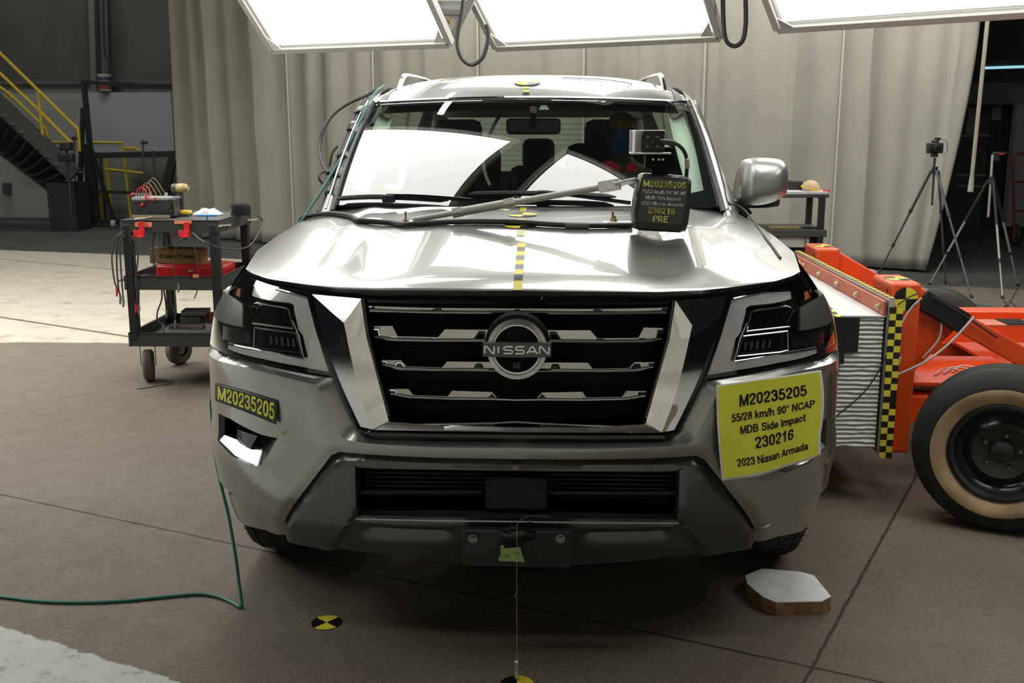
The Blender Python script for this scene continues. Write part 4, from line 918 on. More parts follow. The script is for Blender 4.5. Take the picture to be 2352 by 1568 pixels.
# --- cabin: dash, seats, steering wheel, inner mirror, pillar trims, headliner
def cabin():
    dk = mat('dash', (.035, .036, .036), .6); seatm = mat('seat', (.03, .03, .032), .7); trim = mat('pale trim', (.72, .75, .68), .6)
    m = MB(); m.grid(lambda a, t: W(a*.97, 0)*(1-t) + t*np.array([.80*a, 1.95, 1.21]) + np.array([0, .02, -.015+.03*math.sin(math.pi*t)]), np.linspace(-1, 1, 25), np.linspace(0, 1, 8)); m.box((0, 1.98, 1.0), (1.6, .06, .42)); m.build('dashboard', dk, car)
    m = MB(); m.box((0, 3.3, .62), (1.7, 3.2, .06)); m.build('cabin_floor', dk, car, smooth=False)
    m = MB(); m.grid(lambda a, t: roof(a*.95, t)+np.array([0, .03, -.05]), np.linspace(-1, 1, 21), np.linspace(0, .98, 12)); m.build('headliner', mat('headliner', (.14, .14, .135), .9), car)
    for x in (-.42, .42, -.47, .47, 0.02):
        y = 2.75 if abs(x) == .42 else 3.75
        st = thing('seat', None, None, np.array([x, y, .65]) - wloc(car)); st.parent = car
        m = MB(); m.box((x, y-.05, .84), (.50 if abs(x) > .1 else .38, .52, .18)); m.build('cushion', seatm, st, bevel=.06)
        m = MB(); m.box((x, y+.24, 1.18 if y < 3 else 1.1), (.48 if abs(x) > .1 else .38, .16, .66 if y < 3 else .5), rx=-.22); m.build('backrest', seatm, st, bevel=.06)
        m = MB(); m.box((x, y+.30, 1.535 if y < 3 else 1.42), (.27 if abs(x) > .1 else .21, .11, .20), rx=-.15); m.build('headrest', seatm, st, bevel=.045)
    sw = onY(1425, 432, 2.02); c = np.array([.44, 2.08, 1.19]); ax = np.array([0, -.9, .45]); ax /= np.linalg.norm(ax); ex = np.array([1., 0, 0]); ez = np.cross(ax, ex)
    m = MB(); m.tube([c + .195*(math.cos(t)*ex + math.sin(t)*ez) for t in np.linspace(0, 2*math.pi, 40, endpoint=False)], .017, 8, closed=True)
    s_ = m.build('steering_wheel', dk, car); m = MB(); m.ball(c - ax*-.0, (.08, .05, .07)); m.beam(c-ex*.18, c+ex*.18, .03, .05, ax); m.beam(c, c-ez*.18, .05, .03, ax); m.beam(c, c-ax*.2, .08, .08); m.build('wheel_hub', dk, s_, bevel=.01)
    p = wat(1225, 290, -.14); m = MB(); m.box(p, (.25, .035, .072)); im = m.build('inner_mirror', blackp, car, bevel=.016); m = MB(); m.beam(p, wat(1225, 252, -.01), .03, .03, (0, 1, 0)); m.build('mirror_stalk', blackp, im)
    for sg in (-1, 1):
        m = MB(); m.grid(lambda t, w: Wn(sg*(.985 - w*(.10+.02*math.sin(math.pi*t))), t, -.05-.03*math.sin(math.pi*w)), np.linspace(.02, 1, 16), np.linspace(0, 1, 6)); m.build('pillar_cover', trim, car)
        hp = [Wn(sg*.86, .72, -.10), Wn(sg*.80, .62, -.16), Wn(sg*.80, .42, -.18), Wn(sg*.84, .30, -.12)]
        m = MB(); m.tube(spline(hp, 6), .017, 8); m.build('grab_handle', trim, car)
cabin()
# ------------------------------------------------------------------ marks and gear on the car
def stripes(m, a, b, wv, n, mats=(0, 1), lift=0., fn=None):
    """alternating bands along a path given by fn(0..1) or the line a-b"""
    a = np.array(a, float) if a is not None else None; fn = fn or (lambda t: a + (np.array(b)-a)*t); w = np.array(wv, float)/2
    for i in range(n):
        for k in range(3):
            t0, t1 = (i+k/3)/n, (i+(k+1)/3)/n; p, q = fn(t0), fn(t1); m.add([p-w, p+w, q+w, q-w], [(0, 1, 2, 3)], mats[i % 2])
tapem = [mat('tape yellow', (.80, .72, .06), .4), mat('tape black', (.012, .012, .012), .3)]
def sticker(name, label, fn, r, n=40, parent=None, rot=0, el=1.):
    """four quarter target disc; fn(x, y) gives the point on the surface"""
    m = MB()
    for q in range(4):
        V = [fn(0, 0)]; th = np.linspace(rot+q*math.pi/2, rot+(q+1)*math.pi/2, 11)
        for rr in (.5, 1.): V += [fn(r*rr*math.cos(t), r*rr*math.sin(t)*el) for t in th]
        m.add(V, [(0, i+1, i+2) for i in range(10)] + [(i+1, i+12, i+13, i+2) for i in range(10)], q % 2)
    o = m.build(name, tapem, parent, smooth=False, orient=False)
    return o if parent else tag(o, label, 'target sticker')
def hood_line(v0, v1, x): 
    g0, g1 = hat_(x, v0), hat_(x, v1); a = g0[0]
    return lambda t: hood_n(a, g0[1]+(g1[1]-g0[1])*t, .0015)
for (v0, v1, x, n, w, lab) in ((667, 559, 1189, 9, .026, 'yellow and black striped tape down the front middle of the car hood'), (542, 527, 1195, 6, .026, 'short striped tape between the front hood target and the long tape'), (510, 503, 1196, 5, .026, 'tiny striped tape between the two hood targets'), (486, 474, 1201, 6, .026, 'short striped tape at the rear hood edge behind the targets')):
    m = MB(); stripes(m, None, None, (w, 0, 0), n, (0, 1), fn=hood_line(v0, v1, x)); solo(m, 'striped_tape', tapem, lab, 'tape', 'striped tapes along the middle of the car', smooth=False, orient=False)
def hood_xy(u, v):
    c = on_hood(u, v); 
    def f(x, y):
        g = invert(lambda a, t: hood(a, t), *proj(c + np.array([x, y, .05*y])), hat_(u, v), (-.9, .001), (.9, .999)); return hood_n(g[0], g[1], .0022)
    return f
sticker('target_sticker', 'yellow and black target disc on the hood nearer the windshield', hood_xy(1200, 494), .054)
sticker('target_sticker', 'yellow and black target disc on the hood in front of the cable', hood_xy(1195, 519.5), .056)
rp = on_roof(1211, 188, .003)
def roof_xy(x, y):
    a = (rp[0]+x)/.73; h = W(a, 1.); t = (rp[1]+y-h[1])/(4.95-h[1]); p = roof(a, t); return np.array([rp[0]+x, rp[1]+y, p[2]+.006])
sticker('target_sticker', 'yellow and black target disc on the front of the car roof', roof_xy, .062)
m = MB(); stripes(m, None, None, (.03, 0, 0), 4, (1, 0), fn=lambda t: on_roof(1208, 214-15*t, .006)); solo(m, 'striped_tape', tapem, 'striped tape on the car roof edge above the windshield', 'tape', 'striped tapes along the middle of the car', smooth=False, orient=False)

def lay_text(lines, fn, mats_, parent, name='lettering', bold=.018):
    """lines: (text, x centre, y baseline, size, material, stretch); fn(x, y) lays the sheet on its surface"""
    by = {}
    for s, x, y, sz, mi, sx in lines: by.setdefault(mi, []).append((s, x, y, sz, sx))
    out = []
    for mi, L in by.items():
        m = MB()
        for s, x, y, sz, sx in L:
            V, Fc = text2d(s, sz, bold, 'CENTER', sx); m.add([fn(p[0]+x, p[1]+y) for p in V], Fc)
        out.append(m.build(name, mats_[mi], parent, smooth=False, orient=False))
    return out
# yellow sheet on the bumper, right-hand front corner
def sheet_uv(s, t):     # s to the right, t downwards, 0..1
    top = np.array([1645, 884])*(1-s) + np.array([1887, 850])*s; bot = np.array([1660, 1105])*(1-s) + np.array([1889, 1044])*s
    p = top*(1-t) + bot*t; p[0] += 5*math.sin(math.pi*t)*(1-s)*-1 + s**3*(6*math.sin(math.pi*t*1.6) - 9*max(0, t-.6)*(1-t)*6); p[1] += 9*math.sin(math.pi*s)*t*t
    return p
_sg = {}
NS, NT = 13, 9
for i in range(NS):
    for j in range(NT):
        u, v = sheet_uv(i/(NS-1), j/(NT-1)); g = fz(u, v, .026); p = S(abs(g[0]), g[1], .026 + .004*math.sin(i*.9+j*.5)*(.3+j/NT)); _sg[i, j] = p
def sheet(s, t, off=0.):
    x = min(max(s, 0), 1)*(NS-1); y = min(max(t, 0), 1)*(NT-1); i = min(int(x), NS-2); j = min(int(y), NT-2); a, b = x-i, y-j
    p = _sg[i, j]*(1-a)*(1-b) + _sg[i+1, j]*a*(1-b) + _sg[i, j+1]*(1-a)*b + _sg[i+1, j+1]*a*b
    n = np.cross(_sg[i+1, j]-_sg[i, j], _sg[i, j]-_sg[i, j+1]); n /= np.linalg.norm(n); n = n if n[1] < 0 else -n
    return p + n*off
sg_ = thing('paper_sign', 'yellow paper sign with black test lettering taped to the right bumper corner', 'paper sign', sheet(.5, .5))
m = MB(); m.grid(lambda s, t: sheet(s, t), np.linspace(0, 1, 49), np.linspace(0, 1, 33)); m.build('sheet', mat('paper white', (.80, .80, .78), .6), sg_, solid=.0006, ang=60)
m = MB(); m.grid(lambda s, t: sheet(.02+.955*s, .018+.955*t, .0008), np.linspace(0, 1, 49), np.linspace(0, 1, 33)); m.build('yellow_print', signyellow, sg_, ang=60)
# sheet text space: x -0.5..0.5 across, y up
lay_text([('M20235205', .03, .235, .175, 0, .88), ('55/28 km/h 90° NCAP', .03, .085, .118, 0, .86), ('MDB Side Impact', .03, -.055, .118, 0, .86), ('230216', .04, -.225, .165, 0, .90), ('2023 Nissan Armada', .02, -.38, .112, 0, .86)],
         lambda x, y: sheet(.5+x, .5-y, .0018), [ink], sg_, bold=.022)
# black number strip, left-hand front corner
def strip_pt(s, t, off):
    top = np.array([494, 880])*(1-s) + np.array([637, 921])*s; bot = np.array([494, 920])*(1-s) + np.array([635, 975])*s; p = top*(1-t)+bot*t
    p[1] += -6*math.sin(math.pi*s)*(1 if s < 1 else 0)*.3
    g = fz(*p, off); q = S(abs(g[0]), g[1], off); return mir(q)
_st = {(i, j): strip_pt(i/14, j/4, .012) for i in range(15) for j in range(5)}
def strip(s, t, off=0.):
    x = min(max(s, 0), 1)*14; y = min(max(t, 0), 1)*4; i = min(int(x), 13); j = min(int(y), 3); a, b = x-i, y-j
    p = _st[i, j]*(1-a)*(1-b) + _st[i+1, j]*a*(1-b) + _st[i, j+1]*(1-a)*b + _st[i+1, j+1]*a*b
    n = np.cross(_st[i+1, j]-_st[i, j], _st[i, j]-_st[i, j+1]); n /= np.linalg.norm(n)+1e-9; return p + (n if n[1] < 0 else -n)*off
ns = thing('number_strip', 'black number strip with yellow digits on the left bumper corner', 'number strip', strip(.5, .5))
m = MB(); m.grid(lambda s, t: strip(s, t), np.linspace(0, 1, 43), np.linspace(0, 1, 9)); m.build('strip', signblack, ns, solid=.0008, ang=60)
lay_text([('M20235205', .01, -.34, 1.0, 0, .225)], lambda x, y: strip(.5+x*1.0, .5-y, .0018), [mat('number yellow', (.72, .74, .07), .5)], ns, bold=.035)
# small orange-yellow pencil marks on the bumper
pm = mat('marker yellow', (.70, .42, .02), .6); m = MB()
def mark(a, b): 
    p, q = (FP(*a, .0015), FP(*b, .0015)); 
    m.tube([mir(p) if a[0] < 1187 else p, mir(q) if b[0] < 1187 else q], .0012, 4)
for a, b in (((644, 999), (656, 989)), ((646, 989), (654, 1000)), ((656, 995), (660, 987)), ((1184, 1070), (1185, 1078)), ((1242, 689), (1246, 681)), ((1446, 983), (1446, 993)), ((1446, 983), (1453, 983)), ((1446, 988), (1452, 988)), ((1446, 993), (1453, 993)), ((1436, 1021), (1450, 1021)), ((1447, 1021), (1446, 1031)), ((1446, 1025), (1450, 1025))): mark(a, b)
solo(m, 'pencil_mark', pm, 'small yellow crayon marks drawn on the silver bumper', 'marks', kind='stuff')

# ------------------------------------------------------------------ camera rig on the hood
rc = onY(1521, 467, .66)
rig = thing('camera_rig', 'black taped box with a small camera standing on the hood before the driver', 'camera rig', on_hood(1521, 525))
def rig_pt(x, y, z):    # x right, y up on the box face, z towards the viewer
    ti = math.radians(3); return rc + np.array([x*math.cos(ti)+y*math.sin(ti), -z + y*.03, -x*math.sin(ti)+y*math.cos(ti)])
hw, hh = .093, .094
m = MB(); pts = []
out = [(-.97, -.92), (-.75, -1.0), (.7, -1.0), (.93, -.93), (1, -.6), (1.02, .1), (.98, .85), (.85, .97), (.2, 1.0), (-.72, 1.0), (-.86, .93), (-.98, .3), (-1.02, -.4)]
for z, s in ((.004, .93), (-.006, 1.0), (-.09, 1.0), (-.10, .95)): pts += [rig_pt(x*hw*s, y*hh*s, z) for x, y in out]
n = len(out); m.add(pts, [(k*n+i, k*n+(i+1) % n, (k+1)*n+(i+1) % n, (k+1)*n+i) for k in range(3) for i in range(n)] + [tuple(range(n)), tuple(range(3*n, 4*n))])
bx = m.build('taped_box', mat('black duct tape', (.016, .016, .016), .32, bump=.5, bscale=45), rig, ang=50)
m = MB(); m.add([rig_pt(x, y, .0055) for x, y in ((-.078, -.066), (.072, -.066), (.080, .082), (-.073, .082))], [(0, 1, 2, 3)]); m.build('sheet', mat('grey black paper', (.06, .06, .061), .45), bx, smooth=False)
lay_text([('M20235205', .003, .053, .0295, 0, 1.18), ('55/28 km/h 90º NCAP', .003, .0315, .0165, 1, 1.15), ('MDB Side Impact', .001, .0125, .0165, 1, 1.15), ('2023 Nissan Armada', .0, -.0065, .0165, 1, 1.15), ('230216', -.001, -.034, .0295, 0, 1.18), ('PRE', -.002, -.062, .0295, 0, 1.15)],
         lambda x, y: rig_pt(x, y, .0062), [mat('label yellow', (.92, .90, .22), .5), whiteink], bx, bold=.02)
m = MB(); c = rig_pt(-.012, hh+.012, -.05); m.box(c, (.055, .05, .035)); m.box(c+np.array([0, 0, .03]), (.10, .055, .045)); m.box(c+np.array([.0, 0, .062]), (.085, .06, .03)); m.box(c+np.array([-.04, -.01, .05]), (.012, .05, .05)); m.build('mount', blackm, rig, bevel=.003)
pl = [onY(1448, 298, .66), onY(1531, 298, .66)]
m = MB(); zc = onY(1448, 352, .66)[2]; zt_ = onY(1448, 299, .66)[2]; x0, x1 = onY(1449, 350, .66)[0], onY(1541, 355, .66)[0]; xm = onY(1531, 320, .66)[0]
m.box(((x0+x1)/2, .70, zc), (x1-x0, .10, .006)); m.box(((x0+xm)/2, .735, (zc+zt_)/2), (xm-x0, .006, zt_-zc)); m.box((x0+.012, .69, (zc+zt_)/2-.0), (.005, .09, zt_-zc)); m.box((xm-.004, .715, (zc+zt_)/2), (.006, .05, zt_-zc)); m.build('bracket', alum, rig, bevel=.0015)
cx = onY(1499, 325, .66); m = MB(); m.box((cx[0]+.004, .695, cx[2]), (.072, .06, .072))
for i in range(9): m.box((cx[0]-.030+i*.0085, .6625, cx[2]+.029), (.003, .008, .014)); m.box((cx[0]-.030+i*.0085, .6625, cx[2]-.029), (.003, .008, .014)); m.box((cx[0]-.033, .6645, cx[2]-.03+i*.0075), (.008, .008, .003))
cb = m.build('camera_body', blackp, rig, bevel=.0015)
m = MB(); m.lathe([(.017, 0), (.017, -.004), (.014, -.004), (.014, 0)], (cx[0], .663, cx[2]), (0, 1, 0), 24); m.lathe([(0, -.004), (.006, -.004), (.006, 0)], (cx[0], .662, cx[2]), (0, 1, 0), 16)
for k in range(5): t = k*2*math.pi/5; m.beam((cx[0], .661, cx[2]), (cx[0]+.014*math.cos(t), .661, cx[2]+.014*math.sin(t)), .005, .001)
m.build('fan', blackg, cb)
m = MB()
for dx, dz in ((-.016, -.016), (.016, -.016), (-.016, .016), (.016, .016)): m.lathe([(0, -.003), (.0025, -.003), (.0025, .002)], (cx[0]+dx, .662, cx[2]+dz), (0, 1, 0), 10)
c = rig_pt(-.012, hh+.046, -.02)
for u in (1500, 1513, 1522): m.lathe([(0, -.006), (.004, -.006), (.004, .01)], onY(u, 366, .655), (0, 1, 0), 10)
m.pieces('screw', steel, rig)
m = MB(); p = [onY(u, v, y) for u, v, y in ((1518, 325, .655), (1532, 326, .635), (1550, 329, .635), (1566, 340, .65), (1575, 356, .67), (1578, 375, .69), (1577, 400, .70), (1576, 415, .72))]
m.tube(spline(p, 6), .0065, 10); m.tube(p[:3], .010, 10); cbp = m.build('camera_cable', cablem, rig)
m = MB(); m.tube([onY(1578, 363, .672), onY(1579, 384, .692)], .0085, 10); m.build('cable_label', mat('label tan', (.60, .52, .42), .6), cbp)
# grey strut from the box down to the hood
st = thing('strut', 'grey jointed metal strut leaning from the camera box to the hood', 'strut', on_hood(955, 505))
a = on_hood(950, 505, .012); b = onY(1425, 422, .72); P_ = lambda t: a + (b-a)*t
m = MB(); m.tube([P_(0), P_(.22)], .010, 12); m.tube([P_(.22), P_(.47)], .0155, 12); m.tube([P_(.47), P_(1.0)], .0115, 12); m.build('rod', greyc, st)
m = MB(); m.tube([P_(.20), P_(.245)], .020, 6); m.tube([P_(.455), P_(.50)], .020, 6); m.pieces('nut', greyc, st, ang=20)
m = MB(); m.beam(P_(.98), onY(1464, 412, .70), .008, .05, (0, -1, .3)); m.beam(P_(.9), P_(1.0), .036, .03, (0, -1, .3)); m.build('end_plate', alum, st, bevel=.002)
bolt = mat('brass bolt', (.45, .33, .18), .4, .7)
m = MB(); p = on_hood(932, 508); m.cyl(p-np.array([0, 0, .005]), p+np.array([0, 0, .035]), .0045, n=10); m.lathe([(0, .006), (.011, .006), (.011, 0)], p, (0, 0, 1), 6); solo(m, 'bolt', bolt, 'upright threaded bolt on the hood at the lower end of the grey strut', 'bolt')
bb = thing('hold_down', 'metal foot plate with two bolts beside the camera box on the hood', 'foot plate', on_hood(1420, 510))
p, q = on_hood(1388, 511, .006), on_hood(1452, 511, .006); m = MB(); m.beam(p, q, .05, .008); m.build('plate', alum, bb, bevel=.002)
for u, h in ((1407, .036), (1410, .022)):
    m = MB(); c = on_hood(u, 509, .008); c = c + np.array([(u-1407)*.0007, -.01*(u > 1408), 0]); m.cyl(c, c+np.array([0, 0, h]), .0045, n=10); m.lathe([(0, .012), (.010, .012), (.010, 0)], c, (0, 0, 1), 6); m.build('bolt', bolt, bb)
# black cable lying across the hood
pts = [on_hood(u, v, .010) for u, v in ((706, 497), (740, 491), (770, 490), (800, 495), (812, 500), (822, 506), (850, 508), (900, 512), (932, 515), (980, 512), (1060, 509), (1130, 509), (1200, 511), (1260, 515), (1330, 518), (1400, 518), (1452, 517))]
pts = [onY(690, 520, pts[0][1]+.02), onY(692, 503, pts[0][1]+.01)] + pts
cbl = solo(MB().tube(spline(pts, 6), .0095, 10), 'hood_cable', cablem, 'thick black cable running across the hood to the camera box', 'cable')
m = MB(); m.tube([on_hood(u, v, .010) for u, v in ((1298, 517), (1325, 518), (1352, 518))], .0115, 10); m.build('tape_wrap', mat('grey tape', (.20, .20, .20), .35), cbl)
# ------------------------------------------------------------------ cables taped along the left pillar
def pil_pt(t, o, up=.02): p = W(-1.0, t); return p + np.array([-.022-.042*o, .05+.06*o, up])
for k, (o, lab) in enumerate(((.3, 'black cable taped to the left pillar, nearest the glass'), (.75, 'black cable taped to the left pillar, in the middle of the bundle'), (1.15, 'black cable taped to the left pillar, on its outer side'))):
    solo(MB().tube(spline([pil_pt(t, o) for t in np.linspace(-.22, 1.12, 9)], 4), .009, 8), 'pillar_cable', cablem, lab, 'cable', 'cables bundled on the left pillar')
tp = mat('black gaffer tape', (.02, .02, .021), .35)
for k, t in enumerate((.80, .60, .33, .18, .04)):
    m = MB(); m.grid(lambda a, b: pil_pt(t+(.07+.03*math.sin(k*2.3))*(a-.5)+.03*math.sin(k*1.7)*(b-.5), -.35+1.75*b, .028+.014*math.sin(math.pi*b)), np.linspace(0, 1, 5), np.linspace(0, 1, 9)); solo(m, 'tape_piece', tp, ('black tape piece around the pillar cables, %s from the roof' % ('first', 'second', 'third', 'fourth', 'lowest')[k]), 'tape', 'tape pieces on the left pillar', solid=.002)
def yc(pts, r, m_, name, label, cat='cable', n=8): return solo(MB().tube(spline([onY(u, v, y) for u, v, y in pts], n), r, 8), name, m_, label, cat)
yc([(862, 207, 2.15), (838, 220, 2.1), (800, 237, 2.05), (766, 262, 2.0), (743, 296, 1.95), (735, 335, 1.9), (740, 372, 1.8), (753, 398, 1.72)], .009, cablem, 'loop_cable', 'black cable arching out to the left of the windshield pillar')
yc([(775, 335, 1.72), (763, 352, 1.70), (757, 382, 1.68)], .006, cablem, 'loop_cable', 'thin black cable inside the big loop left of the pillar')
yc([(748, 392, 1.62), (736, 398, 1.6), (733, 410, 1.58), (741, 421, 1.58)], .006, cablem, 'loop_cable', 'small black cable curl low on the left pillar')
solo(MB().tube(spline([wat(u, v, -.10) for u, v in ((1150, 262), (1133, 290), (1115, 335), (1111, 370), (1115, 400), (1126, 428))], 6), .008, 8), 'cabin_cable', cablem, 'black cable curving down inside the cabin behind the windshield', 'cable')
# green cable from the roof down to the floor and away to the left
gp = [onY(882, 197, 2.25), onY(862, 212, 2.12), onY(840, 250, 1.95)] + [onY(u, v, y) for u, v, y in ((812, 310, 1.80), (775, 377, 1.62), (738, 438, 1.47), (712, 478, 1.38), (690, 510, 1.32))]
gp += [np.array([-1.01, 1.22, 1.10]), np.array([-1.075, .95, .95]), onY(490, 890, .60), onY(487, 960, .55), onY(492, 1030, .52), onY(507, 1110, .48), onY(524, 1180, .46), onY(540, 1270, .43), onY(548, 1330, .42), onZ(556, 1391, .006), onZ(550, 1393, .006), onZ(532, 1383, .006), onZ(500, 1370, .006), onZ(455, 1364, .006), onZ(380, 1370, .006), onZ(300, 1378, .006), onZ(200, 1383, .006), onZ(100, 1381, .006), onZ(0, 1370, .006), onZ(-80, 1362, .006)]
solo(MB().tube(spline(gp, 8), .0055, 8), 'green_cable', greenc, 'long green cable hanging from the car roof and lying across the floor', 'cable')
# thin wire on the roof and at the right pillar
solo(MB().tube(spline([on_roof(1290, 178, .004), on_roof(1380, 182, .004), on_roof(1450, 192, .004), on_roof(1500, 206, .004), Wn(.86, .97, .012), Wn(.93, .92, .014), Wn(1.0, .88, .02)], 6), .0025, 6), 'thin_wire', cablem, 'thin black wire crossing the roof to the right windshield pillar', 'wire')
solo(MB().tube(spline([W(1.03, t) + np.array([.01, .0, .025]) for t in np.linspace(.9, -.02, 8)] + [onY(1690, 470, 1.42), onY(1712, 484, 1.38), on_hood(1738, 518, .004), on_hood(1758, 545, .004), on_hood(1776, 568, .004), on_hood(1793, 592, .004)], 6), .004, 6), 'thin_wire', cablem, 'thin black wire running down the right windshield pillar onto the fender', 'wire')
# ------------------------------------------------------------------ plate area: tapes, plumb line, bob
gt = mat('green masking tape', (.24, .36, .11), .7)
dz = -.034
def plp(u, v, y=-.036): return onY(u, v, y)
ta = thing('masking_tape', 'torn green masking tape on the plate bracket under the front bumper', 'tape', plp(1174, 1275))
m = MB(); pts = [(1149, 1253), (1157, 1251), (1159, 1259), (1195, 1256), (1197, 1266), (1205, 1291), (1175, 1289), (1144, 1288), (1150, 1268)]; m.prism([plp(u, v) for u, v in pts], (0, .001, 0)); m.build('tape', gt, ta, smooth=False)
m = MB()
for a, b in (((1180, 1269), (1193, 1270)), ((1187, 1258), (1187, 1290)), ((1149, 1273), (1153, 1273)), ((1153, 1273), (1149, 1280)), ((1149, 1280), (1154, 1280)), ((1156, 1277), (1160, 1277)), ((1158, 1275), (1158, 1279)), ((1162, 1273), (1166, 1273)), ((1166, 1273), (1163, 1280)), ((1168, 1274), (1168, 1280)), ((1152, 1256), (1157, 1260))):
    m.beam(plp(*a, -.0375), plp(*b, -.0375), .0008, .0012, (0, 1, 0))
m.build('handwriting', ink, ta, smooth=False)
m = MB(); f0 = [(1150, 1216, -.036), (1186, 1213, -.045), (1228, 1214, -.036), (1230, 1238, -.036), (1200, 1247, -.037), (1156, 1250, -.036)]
m.add([onY(*p) for p in f0], [tuple(range(6))]); m.add([onY(*p) for p in ((1165, 1209, -.05), (1190, 1203, -.02), (1222, 1198, .0), (1230, 1214, -.03), (1235, 1230, -.035), (1228, 1216, -.04), (1186, 1215, -.05))], [tuple(range(7))])
solo(m, 'black_tape', mat('shiny black tape', (.012, .012, .012), .18), 'crumpled shiny black tape folded over the top of the plate bracket', 'tape', solid=.001)
pb_ = thing('plumb_line', 'thin string with a steel plumb bob hanging before the plate bracket', 'plumb line', (.006, -.06, .02))
top = onY(1187, 1214, -.055); bot = onY(1187, 1510, -.055)
m = MB(); m.tube([top, (top+bot)/2, bot], .0008, 5); m.tube(spline([top, onY(1190, 1200, -.05), onY(1210, 1186, -.02), onY(1235, 1184, -.01), onY(1262, 1187, -.01)], 5), .0007, 5); m.tube(spline([onY(1187, 1357, -.055), onY(1184, 1364, -.055), onY(1180, 1372, -.055)], 4), .0007, 5); m.build('string', mat('string', (.30, .28, .24), .8), pb_)
bb_ = onY(1187, 1556, -.055); m = MB(); m.lathe([(0, bot[2]), (.004, bot[2]), (.005, bot[2]-.008), (.0085, bot[2]-.012), (.0085, bb_[2]+.002), (.001, bb_[2]-.012), (0, bb_[2]-.013)], (bb_[0], bb_[1], 0), (0, 0, 1), 6); m.build('bob', steel, pb_, smooth=False)
sticker('floor_target', 'black and yellow target disc on the floor under the plumb bob', lambda x, y: np.array([.006+x, -.075+y, .002]), .050, rot=.05)
f1 = onZ(750, 1430, 0)
sticker('floor_target', 'black and yellow target disc on the shaded floor before the left front tire', lambda x, y: np.array([f1[0]+x, f1[1]+y, .002]), .050, rot=math.pi/4+.1)
# ------------------------------------------------------------------ plywood block before the right tire
wb = thing('wood_block', 'white topped eight-sided plywood block on the floor under the right front tire', 'block', onZ(1815, 1345, 0))
tz = .05; o8 = [onZ(u, v, tz) for u, v in ((1717, 1340), (1753, 1370), (1783, 1382), (1887, 1380), (1909, 1369), (1870, 1321), (1836, 1312))] ; o8 += [np.array([.86, .66, tz]), np.array([.79, .60, tz])]
m = MB(); m.prism([p - np.array([0, 0, tz]) for p in o8], (0, 0, tz-.003)); m.build('plywood', mat('plywood', (.34, .20, .10), .7, noise=.5, nscale=35), wb, smooth=False)
m = MB(); m.prism([p - np.array([0, 0, .003]) for p in o8], (0, 0, .003)); m.build('white_top', mat('worn white', (.85, .86, .85), .5, noise=.15, nscale=18), wb, smooth=False)
# ------------------------------------------------------------------ dummy in the driver's seat
dc = onY(1428, 316, 2.42)
dm = thing('dummy', 'crash test dummy in the driver seat with a blue painted face, seen through the windshield', 'dummy', (.42, 2.75, .75))
m = MB(); skin = mat('dummy skin', (.16, .10, .06), .6)
bmx = [(0, -.5, .26), (.02, -.46, .20), (.0, -.40, .17), (.0, -.30, .17), (.05, -.14, .06), (.0, -.1, .055)]
prof = [(-.46, .13, .10), (-.40, .19, .13), (-.30, .20, .13), (-.20, .21, .12), (-.15, .17, .10), (-.12, .08, .07), (-.09, .055, .06), (-.06, .06, .075), (-.02, .075, .095), (.03, .080, .10), (.08, .072, .09), (.115, .04, .055), (.125, .005, .01)]
V = []
for h, rx, ry in prof:
    yo = .12*min(1, max(0, (-.10-h)/.3)) + .03
    V += [dc + np.array([rx*math.cos(t), ry*math.sin(t)+yo, h]) for t in np.linspace(0, 2*math.pi, 24, endpoint=False)]
k = len(prof); m.add(V, [(i*24+j, i*24+(j+1) % 24, (i+1)*24+(j+1) % 24, (i+1)*24+j) for i in range(k-1) for j in range(24)] + [tuple(range(24)), tuple(range((k-1)*24, k*24))])
for sg in (-1, 1):
    m.tube(spline([dc+np.array([sg*.18, .14, -.2]), dc+np.array([sg*.24, .02, -.36]), dc+np.array([sg*.16, -.22, -.36]), dc+np.array([sg*.15, -.30, -.30])], 5), [.055]*5+[.05]*5+[.04]*5+[.03], 10)
    m.tube([dc+np.array([sg*.10, .1, -.5]), dc+np.array([sg*.12, -.35, -.50]), dc+np.array([sg*.12, -.5, -.85])], [.09, .07, .05], 10)
bd = m.build('body', skin, dm)
def face(t, h): 
    rx, ry = np.interp(h, [p[0] for p in prof], [p[1] for p in prof]), np.interp(h, [p[0] for p in prof], [p[2] for p in prof]); return dc + np.array([(rx+.002)*math.sin(t), -(ry+.002)*math.cos(t)+.03, h])
m = MB(); m.grid(lambda t, h: face(t, h), np.linspace(-.9, .75, 14), np.linspace(-.085, .045, 10)); m.build('blue_paint', mat('blue paint', (.03, .12, .40), .5), bd)
m = MB(); m.grid(lambda t, h: face(t, h), np.linspace(-1.0, .9, 14), np.linspace(.047, .11, 6)); m.build('yellow_paint', mat('ochre paint', (.40, .24, .04), .5), bd)
m = MB(); m.grid(lambda t, h: face(t, h), np.linspace(.77, 1.3, 6), np.linspace(-.02, .06, 6)); m.build('green_paint', mat('green paint', (.03, .30, .14), .5), bd)
m = MB()
for pts in (((1383, 374), (1402, 368), (1424, 382), (1424, 392), (1396, 394)), ((1437, 392), (1442, 374), (1452, 372), (1466, 382), (1462, 394))): m.prism([onY(u, v, 2.20) for u, v in pts], (0, .02, 0))
m.pieces('red_patch', mat('red cloth', (.45, .02, .02), .6), dm, smooth=False)
